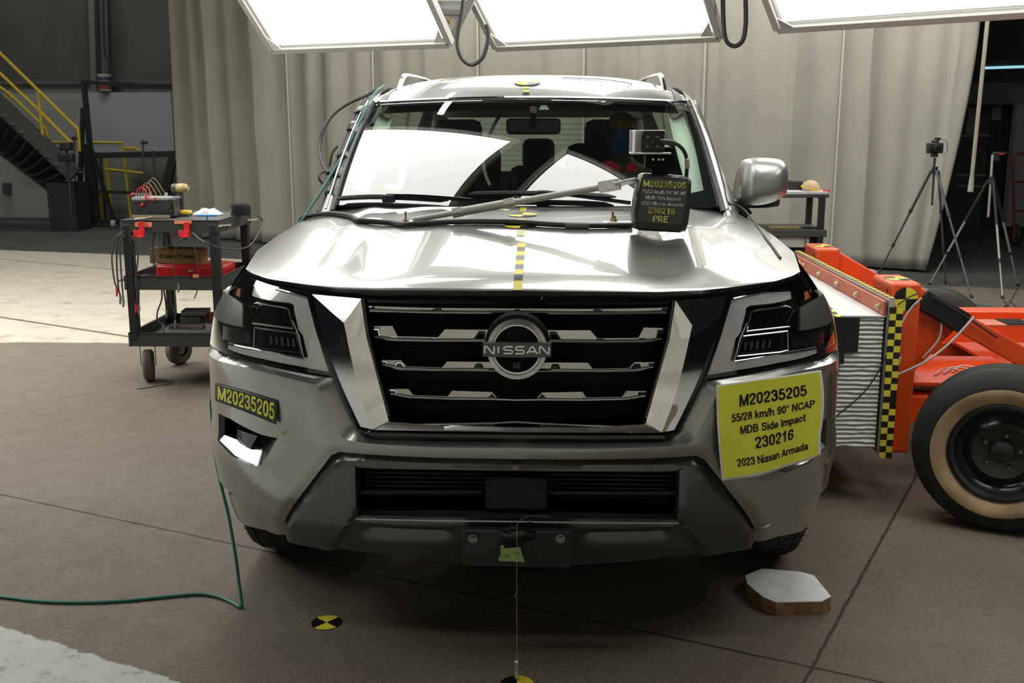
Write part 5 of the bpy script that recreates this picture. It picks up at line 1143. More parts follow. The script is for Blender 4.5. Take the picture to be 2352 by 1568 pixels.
# ------------------------------------------------------------------ orange moving barrier beside the car
X0, XP, YN, YF, ZB, ZT = 1.065, 1.50, 1.465, 3.14, .25, .82
mdb = thing('barrier_cart', 'orange wheeled crash barrier with a pale honeycomb face touching the car side', 'barrier cart', (1.9, 2.3, 0))
hcm = mat('honeycomb', (.62, .63, .60), .55, .15, noise=.10, nscale=40); whit = mat('white board', (.70, .71, .68), .5)
m = MB(); rr_ = np.random.default_rng(3); NL = 29; jit = rr_.normal(0, .5, (NL*4+1, 14))
def ridge(i, j):
    z = ZB + (ZT-ZB)*i/(NL*4); x = X0 + (XP-.01-X0)*j/13
    ph = (i % 4); d = (0, .006, .009, .006)[ph]; return (x, YN + .012 - d + jit[i//4*4, j]*.0016, z + jit[i//4*4, j]*.0022*(0 < i < NL*4))
m.add([ridge(i, j) for i in range(NL*4+1) for j in range(14)], [(i*14+j, i*14+j+1, (i+1)*14+j+1, (i+1)*14+j) for i in range(NL*4) for j in range(13)])
m.box(((X0+XP)/2-.004, (YN+YF)/2+.01, (ZB+ZT)/2), (XP-X0-.01, YF-YN-.02, ZT-ZB-.006)); hc_ = m.build('honeycomb_block', hcm, mdb, ang=60)
m = MB(); m.box(((X0+XP)/2-.004, (YN+YF)/2, ZT+.003), (XP-X0, YF-YN, .006)); m.build('top_board', whit, mdb, smooth=False)
m = MB()
for u0, v0, u1, v1, k in ((1890, 730, 1970, 810, 0), (1895, 810, 1938, 836, 1), (1895, 836, 1926, 862, 2)):
    a, b = onY(u0, v0, YN-.004-.001*k), onY(u1, v1, YN-.004-.001*k); m.add([(max(a[0], X0), a[1], a[2]), (b[0], a[1], a[2]), (b[0], a[1], b[2]), (max(a[0], X0), a[1], b[2])], [(0, 1, 2, 3)])
m.build('black_tape', mat('black sheet', (.012, .012, .012), .55), hc_, smooth=False)
m = MB(); stripes(m, onZ(1868, 672, ZT+.008), onZ(1926, 727, ZT+.008), (.02, 0, 0), 11); m.build('striped_tape', tapem, hc_, smooth=False, orient=False)
m = MB(); m.box((XP+.012, (YN+YF)/2, (ZB+ZT)/2+.03), (.024, YF-YN+.02, ZT-ZB+.10)); m.build('backing_plate', alum, mdb, smooth=False)
faded = mat('faded orange', (.62, .16, .085), .55, noise=.25, nscale=14)
m = MB(); m.box((XP-.012, (YN+YF)/2, ZT+.038), (.012, YF-YN, .058)); fl = m.build('clamp_bar', faded, mdb, smooth=False)
for y in (1.52, 1.84, 2.16, 2.50, 2.84, 3.08):
    m = MB(); m.lathe([(0, .016), (.009, .016), (.010, .006), (.016, .006), (.016, 0)], (XP-.018, y, ZT+.036), (-1, 0, 0), 8); m.build('bolt', mat('pale brass', (.55, .47, .30), .4, .5), fl)
m = MB(); stripes(m, (XP+.012, YN-.005, ZT+.083), (XP+.012, YF, ZT+.083), (.022, 0, 0), 60); m.build('striped_tape', tapem, mdb, smooth=False, orient=False)
m = MB(); sq = .0272
zt0 = onY(2050, 706, YN-.02)[2]; nrow = int((zt0 - onY(2030, 1062, YN-.02)[2])/sq)
xa = XP+.004
m.box((xa+sq, YN-.012, zt0-nrow*sq/2), (2*sq, .008, nrow*sq), mi=1)
for i in range(nrow):
    for j in (0, 1):
        if (i+j) % 2 and not (i in (9, 14) and j == 1): x = xa+j*sq; z = zt0-i*sq; y = YN-.0168; m.add([(x, y, z), (x+sq, y, z), (x+sq, y, z-sq), (x, y, z-sq)], [(0, 1, 2, 3)], 0)
m.build('checker_strip', tapem, mdb, smooth=False, orient=False)
# posts and braces
PX0, PX1 = 1.563, 1.690
for y, nm in ((1.62, 0), (2.90, 1)):
    m = MB(); m.box(((PX0+PX1)/2, y+.14, .56), (PX1-PX0, .28, .76)); p = m.build('post', orange, mdb, bevel=.012)
    m = MB(); m.beam((PX1-.02, y+.10, .885), (PX1+1.05, y+.10, .29), .085, .085); m.build('brace', orange, mdb, bevel=.006)
    m = MB(); m.prism([(PX1-.005, y+.09, .82), (PX1+.20, y+.09, .735), (PX1-.005, y+.09, .50)], (0, .02, 0)); m.build('gusset', orange, mdb, smooth=False)
    f = lambda x, yy, y=y: np.array([(PX0+PX1)/2+x, y+.14+yy, .9415]); sticker('target_disc', None, f, .055, parent=p)
    if nm == 0:
        f = lambda x, z, y=y: np.array([1.614+.010+x, y-.0015, .872+z]); sticker('target_disc', None, f, .051, parent=p, rot=.03)
        m = MB(); m.beam((PX1+.02, y+.095, .868), (PX1+.22, y+.095, .752), .09, .095); m.beam((PX1+.62, y+.095, .527), (PX1+.68, y+.095, .493), .09, .09); m.pieces('tape_wrap', mat('black wrap', (.014, .014, .014), .4), mdb, bevel=.008)
    m = MB()
    for z in (.90, .88): m.lathe([(0, .002), (.006, .002), (.006, 0)], (PX0, y+.06, z), (-1, 0, 0), 10)
    m.pieces('hole', blackm, p)
# chassis
m = MB()
for y in (1.75, 2.95): m.beam((1.60, y, .36), (4.4, y, .36), .10, .12)
for y in (2.2, 2.6): m.beam((1.66, y, .62), (4.4, y, .62), .14, .08)
for x in (2.1, 2.9, 4.1): m.beam((x, 1.3, .36), (x, 3.3, .36), .09, .09)
m.beam((1.74, 1.9, .55), (1.74, 2.95, .55), .10, .42); m.beam((2.05, 2.2, .50), (2.05, 2.2, .66), .10, .10)
m.box((2.0, 1.98, .475), (.56, .55, .02)); m.box((2.75, 2.3, .44), (.9, 1.2, .02)); m.build('chassis', orange, mdb, bevel=.004)
m = MB(); m.beam((2.0, 2.2, .664), (4.3, 2.2, .664), .145, .006); m.build('rail_plate', faded, mdb, smooth=False)
m = MB()
for x in (2.35, 3.0): m.box((x, 2.2, .669), (.12, .146, .004))
m.pieces('rail_tape', blackm, mdb, smooth=False)
# wheels, crabbed to the runway
wax = np.array([-.41, -.91, 0]); wax /= np.linalg.norm(wax)
tan = mat('dirty tan sidewall', (.50, .37, .22), .8, noise=.45, nscale=9, col2=(.32, .22, .125))
def cart_wheel(c):
    c = np.array(c, float); w = thing('wheel', None, None, c - wloc(mdb)); w.parent = mdb; R = .338; h = .10
    m = MB(); m.lathe([(.195, h*.75), (.21, h*.95), (.25, h*1.08), (.275, h*1.04), (.305, h*.9), (.325, h*.72), (.336, h*.5), (R, 0), (.336, -h*.5), (.325, -h*.72), (.29, -h), (.21, -h), (.195, -h*.75)], c, wax, 72)
    for k in (-.35, -.1, .1, .35): m.lathe([(R-.002, h*k-.004), (R+.001, h*k-.002), (R+.001, h*k+.002), (R-.002, h*k+.004)], c, wax, 72)
    for i in range(len(m.v)): v = m.v[i]; m.v[i] = (v[0], v[1], max(v[2], .001))
    t = m.build('tire', rubber, w, ang=40)
    m = MB(); m.lathe([(.197, h*.86), (.21, h*.965), (.235, h*1.075), (.252, h*1.095), (.262, h*1.08)], c, wax, 72); m.build('sidewall_ring', tan, t, ang=60)
    m = MB(); m.lathe([(.202, h*.80), (.200, h*.95), (.192, h*.98), (.188, h*.80), (.175, h*.74), (.165, h*.5), (.145, h*.38), (.125, h*.55), (.11, h*.62), (.075, h*.50), (.05, h*.48), (.045, h*.75), (.036, h*.80), (0, h*.80)], c, wax, 56); m.lathe([(.20, h*.8), (.15, -h*.6), (.0, -h*.6)], c, wax, 40)
    r = m.build('rim', mat('black rim', (.018, .018, .018), .25, .2, .4), w, ang=40)
    a = np.cross(wax, (0, 0, 1.)); b = np.cross(a, wax)
    for k in range(5):
        t_ = 2*math.pi*k/5 + .5; q = c + a*.068*math.cos(t_) + b*.068*math.sin(t_)
        m = MB(); m.lathe([(0, h*.78), (.007, h*.76), (.010, h*.62), (.010, h*.45)], q, wax, 6); m.build('lug_nut', mat('nut steel', (.16, .16, .16), .3, .8), r)
    return w
wc = onY(2303, 1016, 1.22)
cart_wheel((wc[0], wc[1], .336)); cart_wheel((2.35, 3.28, .336)); cart_wheel((4.3, 1.25, .336)); cart_wheel((4.3, 3.4, .336))
# loose sensor cables of the barrier
whc = mat('white cable', (.50, .50, .49), .5)
for k, (pts, y, r, mm) in enumerate(((((2117, 684), (2095, 705), (2075, 735), (2062, 770)), 1.60, .004, whc), (((2156, 699), (2162, 740), (2155, 780), (2119, 822)), 1.68, .0045, whc), (((2238, 727), (2184, 785), (2127, 829), (2062, 860)), 1.58, .005, whc), (((2198, 740), (2145, 777), (2099, 808)), 1.72, .0045, whc),
        (((2046, 780), (2030, 830), (1985, 900), (1908, 966)), YN-.012, .003, cablem), (((2110, 673), (2085, 684), (2062, 700)), 1.60, .003, cablem), (((2140, 680), (2200, 715), (2290, 775)), 1.66, .004, cablem))):
    MB().tube(spline([onY(u, v, y) for u, v in pts], 8), r, 6).build('cable', mm, mdb)
m = MB(); m.box(onY(2062, 826, 1.57), (.03, .01, .025)); m.box(onY(2057, 850, 1.57), (.012, .01, .05)); m.pieces('cable_clip', alum, mdb, bevel=.002)
m = MB(); a = onZ(2150, 826, .49)
for k in range(7): 
    x, y = 1.85+.05*k, 1.82+.03*(k % 3); m.tube(spline([(x, y, .49), (x+.09, y+.10, .50), (x+.20, y+.02, .492), (x+.28, y+.12, .49)], 6), .004, 5)
m.build('cable_bundle', whc, mdb)

# ------------------------------------------------------------------ black tool cart on the left and the things on it
CX0, CX1, CY0, CY1 = -2.49, -1.90, 3.36, 4.04
tc = thing('tool_cart', 'black three-tier plastic tool cart with air-filled wheels left of the car', 'tool cart', (-2.2, 3.7, 0))
cartp = mat('cart plastic', (.055, .055, .054), .55, bump=.25, bscale=120, noise=.3, nscale=30)
def tray(z, h, lip, floor_=True):
    m = MB(); t = .015
    m.box(((CX0+CX1)/2, (CY0+CY1)/2, z-h+.012 if lip else z-.014), (CX1-CX0, CY1-CY0, .02))
    for c, d in ((((CX0+CX1)/2, CY0), (CX1-CX0+t, t)), (((CX0+CX1)/2, CY1), (CX1-CX0+t, t)), ((CX0, (CY0+CY1)/2), (t, CY1-CY0+t)), ((CX1, (CY0+CY1)/2), (t, CY1-CY0+t))): m.box((*c, z-h/2), (*d, h))
    return m.build('tray', cartp, tc, bevel=.004)
tray(1.045, .075, False); tray(.705, .085, True); tray(.352, .085, True)
for x, y in ((CX0+.03, CY0+.02), (CX1-.03, CY0+.02), (CX0+.03, CY1-.02), (CX1-.03, CY1-.02)):
    m = MB(); m.box((x, y, .66), (.055, .055, .72)); m.build('leg', mat('cart leg', (.016, .016, .017), .4), tc, bevel=.008)
for x, y, a in ((CX0+.03, CY0+.19, .35), (CX1-.04, CY0+.16, .1), (CX0+.06, CY1-.02, -.5), (CX1-.05, CY1-.02, .2)):
    w = thing('caster', None, None, np.array([x, y, .1]) - wloc(tc)); w.parent = tc; ax = np.array([math.cos(a), math.sin(a), 0])
    m = MB(); m.lathe([(.045, .030), (.06, .036), (.085, .034), (.100, .020), (.103, 0), (.100, -.020), (.085, -.034), (.06, -.036), (.045, -.03)], (x, y, .104), ax, 32); m.build('tire', mat('dusty rubber', (.13, .115, .095), .85, bump=.3, bscale=80), w)
    m = MB(); m.lathe([(0, .024), (.03, .024), (.046, .015), (.046, -.015), (.03, -.024), (0, -.024)], (x, y, .104), ax, 20); m.build('hub', mat('caster hub', (.25, .24, .22), .4, .6), w)
    m = MB(); per = ax
    for s in (-1, 1): m.beam(np.array([x, y, .10]) + per*s*.045, np.array([x, y, .26]) + per*s*.045, .025, .006, per)
    m.box((x, y, .262), (.10, .07, .012), rz=a); m.build('fork', mat('caster fork', (.30, .29, .26), .45, .7), w, bevel=.002)
redp = mat('red plastic', (.72, .02, .025), .35, 0, .3)
for x in (-2.36, -2.085):
    m = MB(); m.box((x, CY0-.016, 1.0), (.035, .012, .07)); m.box((x-.02, CY0-.02, .965), (.06, .012, .04)); m.box((x, CY0-.035, .95), (.035, .05, .012)); k = tag(m.build('cable_hook', redp, None, bevel=.002), 'red cable hook screwed to the top tray front, %s' % ('left one' if x < -2.2 else 'right one'), 'hook', 'red hooks on the tool cart')
ost = mat('orange label', (.85, .33, .16), .5); wst = mat('white label', (.75, .72, .68), .5); rink = mat('red ink', (.55, .06, .02), .5)
for u0, v0, u1, v1, s, lab in ((310, 510, 349, 521, 'METAL', 'METAL'), (400, 506, 440, 514, '', ''), (447, 632, 456, 638, '', '')):
    a, b = onY(u0, v0, CY0-.010), onY(u1, v1, CY0-.010)
    if v0 > 600: a, b = onY(443, 630, CY0-.010), onY(458, 638, CY0-.010)
    m = MB(); m.add([(a[0], a[1], a[2]), (b[0], a[1], a[2]), (b[0], a[1], b[2]), (a[0], a[1], b[2])], [(0, 1, 2, 3)])
    o = tag(m.build('label_sticker', ost, None, smooth=False), ('orange sticker on the top tray front beside the left red hook' if u0 == 310 else 'orange sticker on the top tray front below the drill' if u0 == 400 else 'small orange sticker on the middle tray front'), 'sticker', 'orange stickers on the tool cart')
    if s: lay_text([(s, 0, 0, .028, 0, 1)], lambda x, y: np.array([(a[0]+b[0])/2+x, a[1]-.001, (a[2]+b[2])/2-.009+y]), [rink], o, bold=0)
# things on the top tray
TZ = 1.044
def at(u, v, z=TZ): return onZ(u, v, z)
pbx = thing('power_box', 'black battery box with red and black clip wires on the tool cart', 'power box', (-2.34, 3.52, TZ))
c = np.array([-2.365, 3.60, TZ]); m = MB(); m.box(c+np.array([0, 0, .065]), (.225, .16, .095)); m.build('case', mat('scuffed black', (.035, .035, .037), .4, noise=.5, nscale=30), pbx, bevel=.006)
m = MB(); m.box(c+np.array([-.0, -.04, .118]), (.24, .06, .012)); m.box(c+np.array([0.02, .05, .118]), (.24, .05, .012)); m.pieces('rail', alum, pbx, smooth=False)
m = MB(); m.box(c+np.array([0, 0, .009]), (.235, .17, .018)); m.build('base_board', mat('tan board', (.30, .25, .18), .7), pbx, smooth=False)
for k in range(6):
    m = MB(); m.cyl(c+np.array([-.10+.017*k, -.04, .12]), c+np.array([-.10+.017*k, -.04, .15]), .006, n=8); m.build('terminal', steel, pbx)
m = MB(); m.cyl(c+np.array([.08, -.02, .12]), c+np.array([.08, -.02, .15]), .010, n=10); m.build('knob', alum, pbx)
for k in range(5):
    h = .02+.013*k; x = -.10+.02*k; m = MB(); m.tube(spline([c+np.array([x, -.04, .145]), c+np.array([x+.015, -.03, .16+h]), c+np.array([x+.05, -.035, .155+h]), c+np.array([x+.075+.01*k, -.05, .13])], 6), .0022, 5); m.build('wire', redp if k < 2 else mat('brown wire', (.26, .17, .08), .5), pbx)
for k, (dx, dz) in enumerate(((-.02, .125), (.03, .115), (-.05, .08), (-.105, .145))):
    m = MB(); m.box(c+np.array([dx, -.085, dz]), (.012, .012, .024), ry=.4*k); m.build('clip', redp, pbx, bevel=.003)
yl = mat('tool yellow', (.85, .55, .03), .45); dkg = mat('tool black', (.03, .03, .03), .5); khaki = mat('worn tool yellow', (.42, .33, .13), .6)
def lay_num(s, c, sz, mm, parent): lay_text([(s, 0, 0, sz, 0, 1)], lambda x, y: np.array(c)+np.array([x, 0, y]), [mm], parent, bold=.01)
lay_num('9', c+np.array([.129, -.079, .055]), .06, yellow, pbx); m = MB(); m.box(c+np.array([.128, -.02, .06]), (.035, .115, .11)); m.build('side_case', blackp, pbx, bevel=.004)
d0 = at(425, 495); dr = thing('drill', 'yellow and black cordless drill standing on its battery on the tool cart', 'drill', d0)
Yd = d0[1]
def pd(u, v, dy=0.): return onY(u, v, Yd+dy)
m = MB(); m.lathe([(0, -.045), (.022, -.045), (.028, -.03), (.030, .02), (.027, .05), (.016, .06), (.013, .075), (0, .075)], pd(412, 432), (.9, -.45, .05), 20); m.build('motor_housing', khaki, dr)
m = MB(); m.lathe([(.0295, -.048), (.0305, -.045), (.0315, -.02), (.0305, -.005)], pd(412, 432), (.9, -.45, .05), 20); m.build('rear_grip', dkg, dr)
m = MB(); m.beam(pd(414, 440), pd(417, 482), .038, .034, (0, 1, 0)); m.build('handle', dkg, dr, bevel=.01)
m = MB(); m.box(pd(420, 487), (.095, .07, .022)); m.build('battery_top', yl, dr, bevel=.005); m = MB(); m.box(pd(420, 497), (.098, .074, .034)); m.build('battery', dkg, dr, bevel=.004)
m = MB(); q = at(478, 493); n = 16; V = []
for i in range(n+1):
    for j in range(9):
        x, y = -.085+.17*i/n, -.04+.09*j/8; r = max(0, 1-(x/.085)**2)*max(0, 1-((y-.005)/.045)**2); V.append(q + np.array([x, y, .002 + .045*r**.5*(.8+.14*math.sin(i*.9+j*.8)+.1*math.sin(i*1.7-j*1.1)) + .0*i]))
m.add(V, [(i*9+j, (i+1)*9+j, (i+1)*9+j+1, i*9+j+1) for i in range(n) for j in range(8)]); solo(m, 'plastic_bag', mat('white plastic film', (.72, .74, .76), .3, 0, .4), 'crumpled white plastic bag on the tool cart behind the blue handle', 'bag')
bl = mat('blue plastic', (.02, .22, .55), .4); a, b = onY(452, 495, 3.40), onY(498, 495, 3.40); m = MB(); m.tube([a, b], .006, 8); m.tube([(a+b)/2, (a+b)/2 - np.array([0, 0, .030])], .006, 8); solo(m, 'blue_handle', bl, 'blue T-shaped handle lying on the tool cart edge', 'handle')
q = at(553, 493); m = MB(); m.lathe([(0, .0), (.062, 0), (.064, .01), (.064, .065), (.055, .066), (.054, .03), (0, .03)], q, (0, 0, 1), 36); solo(m, 'cup', mat('satin black', (.015, .015, .016), .35), 'round black open cup on the rear right of the tool cart', 'cup')
m = MB(); a, b = at(308, 505, TZ), at(348, 501, TZ); m.tube([a+[0, 0, .006], b+[0, 0, .006]], .004, 8); m.tube([b+[0, 0, .006]-np.array([.012, 0, 0]), b+[0, 0, .006]], .008, 6); solo(m, 'long_bolt', mat('zinc brass', (.62, .55, .36), .35, .6), 'long brass coloured bolt lying at the front edge of the tool cart', 'bolt')
for k, (u, v) in enumerate(((516, 519), (580, 506))):
    a, b = onX(u-12, v, CX1+.014), onX(u+12, v-2, CX1+.014); m = MB(); m.tube([a, b], .005, 8); m.tube([a, a+(b-a)*.12], .009, 6); m.tube([b-(b-a)*.12, b], .008, 6); solo(m, 'side_bolt', mat('zinc brass', (.62, .55, .36), .35, .6), 'brass bolt held on the right side of the top tray, %s one' % ('front', 'rear')[k], 'bolt', 'bolts on the tool cart side')
# middle tray
MZ = .625
rb_ = thing('tool_box', 'red plastic tool box lying on the middle tray of the tool cart', 'tool box', (-2.1, 3.66, MZ)); m = MB()
xa_, xb_ = onY(366, 620, 3.60)[0], onY(522, 620, 3.60)[0]
m.box(((xa_+xb_)/2, 3.66, .696), (xb_-xa_, .24, .10)); m.build('case', redp, rb_, bevel=.012); m = MB(); m.box(((xa_+xb_)/2-.02, 3.66, .742), (xb_-xa_-.05, .20, .02)); m.build('lid', redp, rb_, bevel=.006); m = MB(); m.box(onY(438, 622, 3.535), (.03, .01, .012)); m.build('latch', alum, rb_)
bx_ = thing('cardboard_box', 'flat brown cardboard box with black POWER PHASE lettering on the red tool box', 'cardboard box', (-2.25, 3.62, .752)); a, b = onY(342, 571, 3.56), onY(463, 596, 3.56)
m = MB(); m.box(((a[0]+b[0])/2, 3.62, (a[2]+.753)/2), (b[0]-a[0], .12, a[2]-.753), ry=.02); m.build('box', mat('cardboard', (.34, .20, .09), .8, noise=.12, nscale=20), bx_, bevel=.002)
cc_ = np.array([(a[0]+b[0])/2, 3.555, (a[2]+.753)/2-.012]); lay_text([('P', -.108, 0, .036, 0, 1.1), ('OWER', -.052, 0, .028, 0, 1.25), ('P', .012, 0, .036, 0, 1.1), ('HASE', .066, 0, .028, 0, 1.25)], lambda x, y: cc_ + np.array([x+.02, 0, y]), [ink], bx_, bold=.03)
m = MB()
for k in range(7):
    x = onY(300+k*8, 615, 3.55)[0]; m.tube(spline([(x-.05, 3.46, MZ+.03), (x, 3.50, MZ+.05+.008*(k % 3)), (x+.05, 3.55, MZ+.045), (x+.08, 3.62, MZ+.01)], 5), .005, 6)
solo(m, 'cable_coil', mat('grey cable', (.16, .16, .15), .5), 'tangle of grey cables on the left of the middle tray', 'cable coil', kind='stuff')
def hang(pts, y, r, mm, label, tip=None, group='cables hanging on the tool cart'):
    o = solo(MB().tube(spline([onY(u, v, y) for u, v in pts], 6), r, 7), 'hanging_cable', mm, label, 'cable', group)
    if tip:
        a = onY(*pts[-1], y); m = MB(); m.tube([a, a-np.array([0, 0, .02]), a-np.array([.004, 0, .055])], [.007, .008, .006], 8); m.build('plug', tip, o)
gplug = mat('grey plug', (.28, .28, .27), .4, .4)
YC = CY0-.03; dkc = mat('dark cable', (.05, .05, .05), .5); gcb = mat('dull green cable', (.05, .11, .08), .5)
hang([(283, 532), (265, 548), (257, 590), (262, 640), (268, 660)], YC, .005, dkc, 'outermost dark cable hanging left of the tool cart, red and grey plug', redp)
hang([(284, 536), (271, 552), (268, 600), (272, 660), (276, 678)], YC+.01, .005, dkc, 'second dark cable hanging left of the tool cart', gplug)
hang([(286, 540), (276, 560), (278, 620), (283, 685)], YC-.01, .005, dkc, 'third dark cable hanging left of the tool cart, close to the leg', gplug)
hang([(300, 540), (312, 560), (317, 590), (312, 640), (315, 680), (312, 698)], YC, .005, dkc, 'dark cable hanging right of the front left leg, red plug', redp)
hang([(296, 545), (306, 575), (310, 615), (318, 660), (319, 700)], YC+.02, .005, dkc, 'dark cable hanging right of the front left leg, grey plug', gplug)
hang([(360, 528), (352, 550), (353, 600), (356, 612)], YC+.05, .006, dkc, 'black cable behind the cardboard box, left of the green one')
hang([(366, 528), (367, 550), (366, 572)], YC+.05, .004, gcb, 'green cable behind the cardboard box')
hang([(376, 528), (382, 552), (384, 572)], YC+.05, .006, dkc, 'black cable behind the cardboard box, right of the green one')
hang([(428, 548), (412, 552), (402, 580), (400, 620), (410, 650)], YC-.02, .004, dkc, 'thin black cable looping from the right hook, grey plug', gplug)
hang([(430, 548), (444, 560), (454, 600), (457, 640), (452, 670), (446, 685)], YC-.02, .0035, dkc, 'thin black cable looping from the right hook to below the middle tray')
hang([(372, 665), (371, 690), (362, 715), (362, 735), (375, 745)], YC+.08, .005, dkc, 'cable hanging between middle and lower tray, left one', gplug)
hang([(376, 665), (380, 690), (382, 710)], YC+.08, .005, dkc, 'cable hanging between middle and lower tray, middle one', gplug)
hang([(392, 665), (393, 690), (402, 720), (402, 735)], YC+.08, .005, dkc, 'cable hanging between middle and lower tray, right one', gplug)
solo(MB().tube(spline([onY(435, 528, 3.42), onX(470, 556, CX1+.02), onX(520, 571, CX1+.03), onX(570, 566, CX1+.03), onX(597, 530, CX1+.03), onX(602, 505, CX1+.03), onX(590, 495, CX1+.02)], 8), .0045, 8), 'hanging_cable', dkc, 'black cable sagging along the right side of the tool cart', 'cable')
# lower tray
LZ = .285; irn = mat('rusty iron', (.16, .13, .11), .6, .4, noise=.4, nscale=25)
for k, (u, v, sx, sy, sz, rz, lab, mm) in enumerate(((450, 716, .16, .12, .035, .1, 'flat steel plate on top of the iron parts in the lower tray', 'a'), (445, 732, .13, .12, .045, .0, 'dull steel block under the plate in the lower tray', 'a'), (430, 750, .22, .05, .03, -.08, 'rusty iron bar at the front of the lower tray', 'b'), (487, 728, .05, .10, .05, .4, 'red brown iron piece at the right of the lower tray', 'c'))):
    p = onY(u, v, 3.62 if k != 2 else 3.44); z0 = LZ-.0+.03
    m = MB(); m.box((p[0], p[1], max(p[2], LZ+sz/2+.01)), (sx, sy, sz), rz=rz); solo(m, 'iron_part', {'a': mat('dull steel', (.20, .19, .175), .5, .5), 'b': irn, 'c': mat('brown iron', (.28, .09, .06), .6, .2)}[mm], lab, 'metal part', bevel=.003)
solo(MB().tube(spline([onZ(315, 893, .004), onZ(350, 888, .004), onZ(385, 882, .004), onZ(398, 880, .004)], 5), .003, 6), 'floor_wire', dkc, 'short black wire on the floor before the tool cart wheels', 'wire')
# ------------------------------------------------------------------ black cart behind the mirror
RY = 6.0
rx0, rx1 = onY(1690, 445, RY)[0], onY(1905, 443, RY)[0]; rz_ = onY(1905, 446, RY)[2]
rcart = thing('equipment_cart', 'black equipment cart behind the right mirror with papers on top', 'equipment cart', ((rx0+rx1)/2, RY+.3, 0)); m = MB()
blk = mat('rack black', (.02, .02, .02), .5)
for z, h in ((rz_, .03), (onY(1900, 528, RY)[2], .06), (onY(1900, 642, RY)[2], .05), (.16, .05)):
    m = MB(); m.box(((rx0+rx1)/2, RY+.28, z-h/2), (rx1-rx0, .56, h)); m.build('shelf', mat('rack shelf', (.075, .075, .073), .5), rcart, bevel=.004)
for x, y in ((rx0+.03, RY+.03), (rx1-.05, RY+.03), (rx0+.03, RY+.53), (rx1-.03, RY+.53)):
    m = MB(); m.box((x, y, rz_/2+.05), (.05, .05, rz_-.1)); m.build('leg', blk, rcart, bevel=.004)
    m = MB(); m.lathe([(0, .02), (.045, .02), (.05, 0), (.045, -.02), (0, -.02)], (x, y, .05), (1, .2, 0), 18); m.build('caster', rubber, rcart)
m = MB(); x = rx1-.05; zz = onY(1850, 570, RY)[2]; m.box((x-.06, RY+.1, zz), (.14, .02, .34)); m.build('side_panel', blk, rcart, smooth=False)
pa = thing('paper_stack', 'white papers lying on the equipment cart beside the mirror', 'papers', onY(1850, 442, RY)); m = MB(); a, b = onY(1800, 440, RY), onY(1903, 446, RY); m.box(((a[0]+b[0])/2, RY+.12, rz_+.011), (b[0]-a[0], .24, .022), rz=-.08); m.build('sheets', mat('paper', (.75, .75, .78), .6), pa, bevel=.002)
ct = thing('face_shield', 'tan and yellow work cap lying on the papers of the equipment cart', 'cap', onY(1860, 435, RY)); m = MB(); q = onY(1862, 434, RY+.12); m.lathe([(.0, .075), (.035, .068), (.065, .045), (.080, .012), (.082, -.005)], q, (.2, -.1, 1), 24); m.build('crown', mat('cap tan', (.62, .47, .28), .6), ct)
m = MB(); m.lathe([(.078, 0), (.086, .004), (.086, .012), (.079, .014)], q, (.2, -.1, 1), 24); m.build('band', mat('cap yellow', (.75, .52, .05), .5), ct)
m = MB(); q = onY(1826, 425, RY+.25); m.box((q[0], q[1], rz_+.05), (.11, .1, .10)); solo(m, 'black_case', blk, 'small black case on the equipment cart next to the mirror', 'case', bevel=.01)
m = MB(); q = onY(1898, 437, RY+.02); m.box((q[0], q[1], rz_+.026+.004), (.06, .03, .012)); solo(m, 'red_marker', redp, 'small red marker on the papers of the equipment cart', 'marker', bevel=.003)
iu = thing('control_box', 'white control box with a dark display on the lower shelf of the equipment cart', 'control box', onY(1810, 560, RY)); a, b = onY(1762, 540, RY), onY(1862, 570, RY); zsh = onY(1900, 642, RY)[2]
m = MB(); m.box(((a[0]+b[0])/2, RY+.24, (a[2]+b[2])/2), (b[0]-a[0], .36, a[2]-b[2])); m.build('case', white, iu, bevel=.004); m = MB(); m.box(onY(1780, 546, RY+.04), (.06, .01, .02)); m.build('display', mat('display', (.06, .04, .02), .2), iu); m = MB(); m.tube([onY(1850, 545, RY+.03), onY(1850, 568, RY+.03)], .006, 6); m.build('grip', steel, iu)
m = MB(); zlo = onY(1810, 574, RY+.05)[2]; c = onY(1815, 590, RY+.2); m.box((c[0], RY+.24, (zsh+.003+zlo)/2), (.40, .34, zlo-zsh-.006)); solo(m, 'black_recorder', blk, 'black recorder under the white control box', 'recorder', bevel=.006)
zmid = onY(1900, 528, RY)[2]; m = MB(); m.box(onY(1800, 520, RY+.2)*np.array([1, 1, 0]) + np.array([0, 0, zmid+.006]), (.25, .12, .012)); solo(m, 'notebook', mat('note yellow', (.62, .56, .25), .6), 'yellowish notebook on the middle shelf of the equipment cart', 'notebook', bevel=.001)
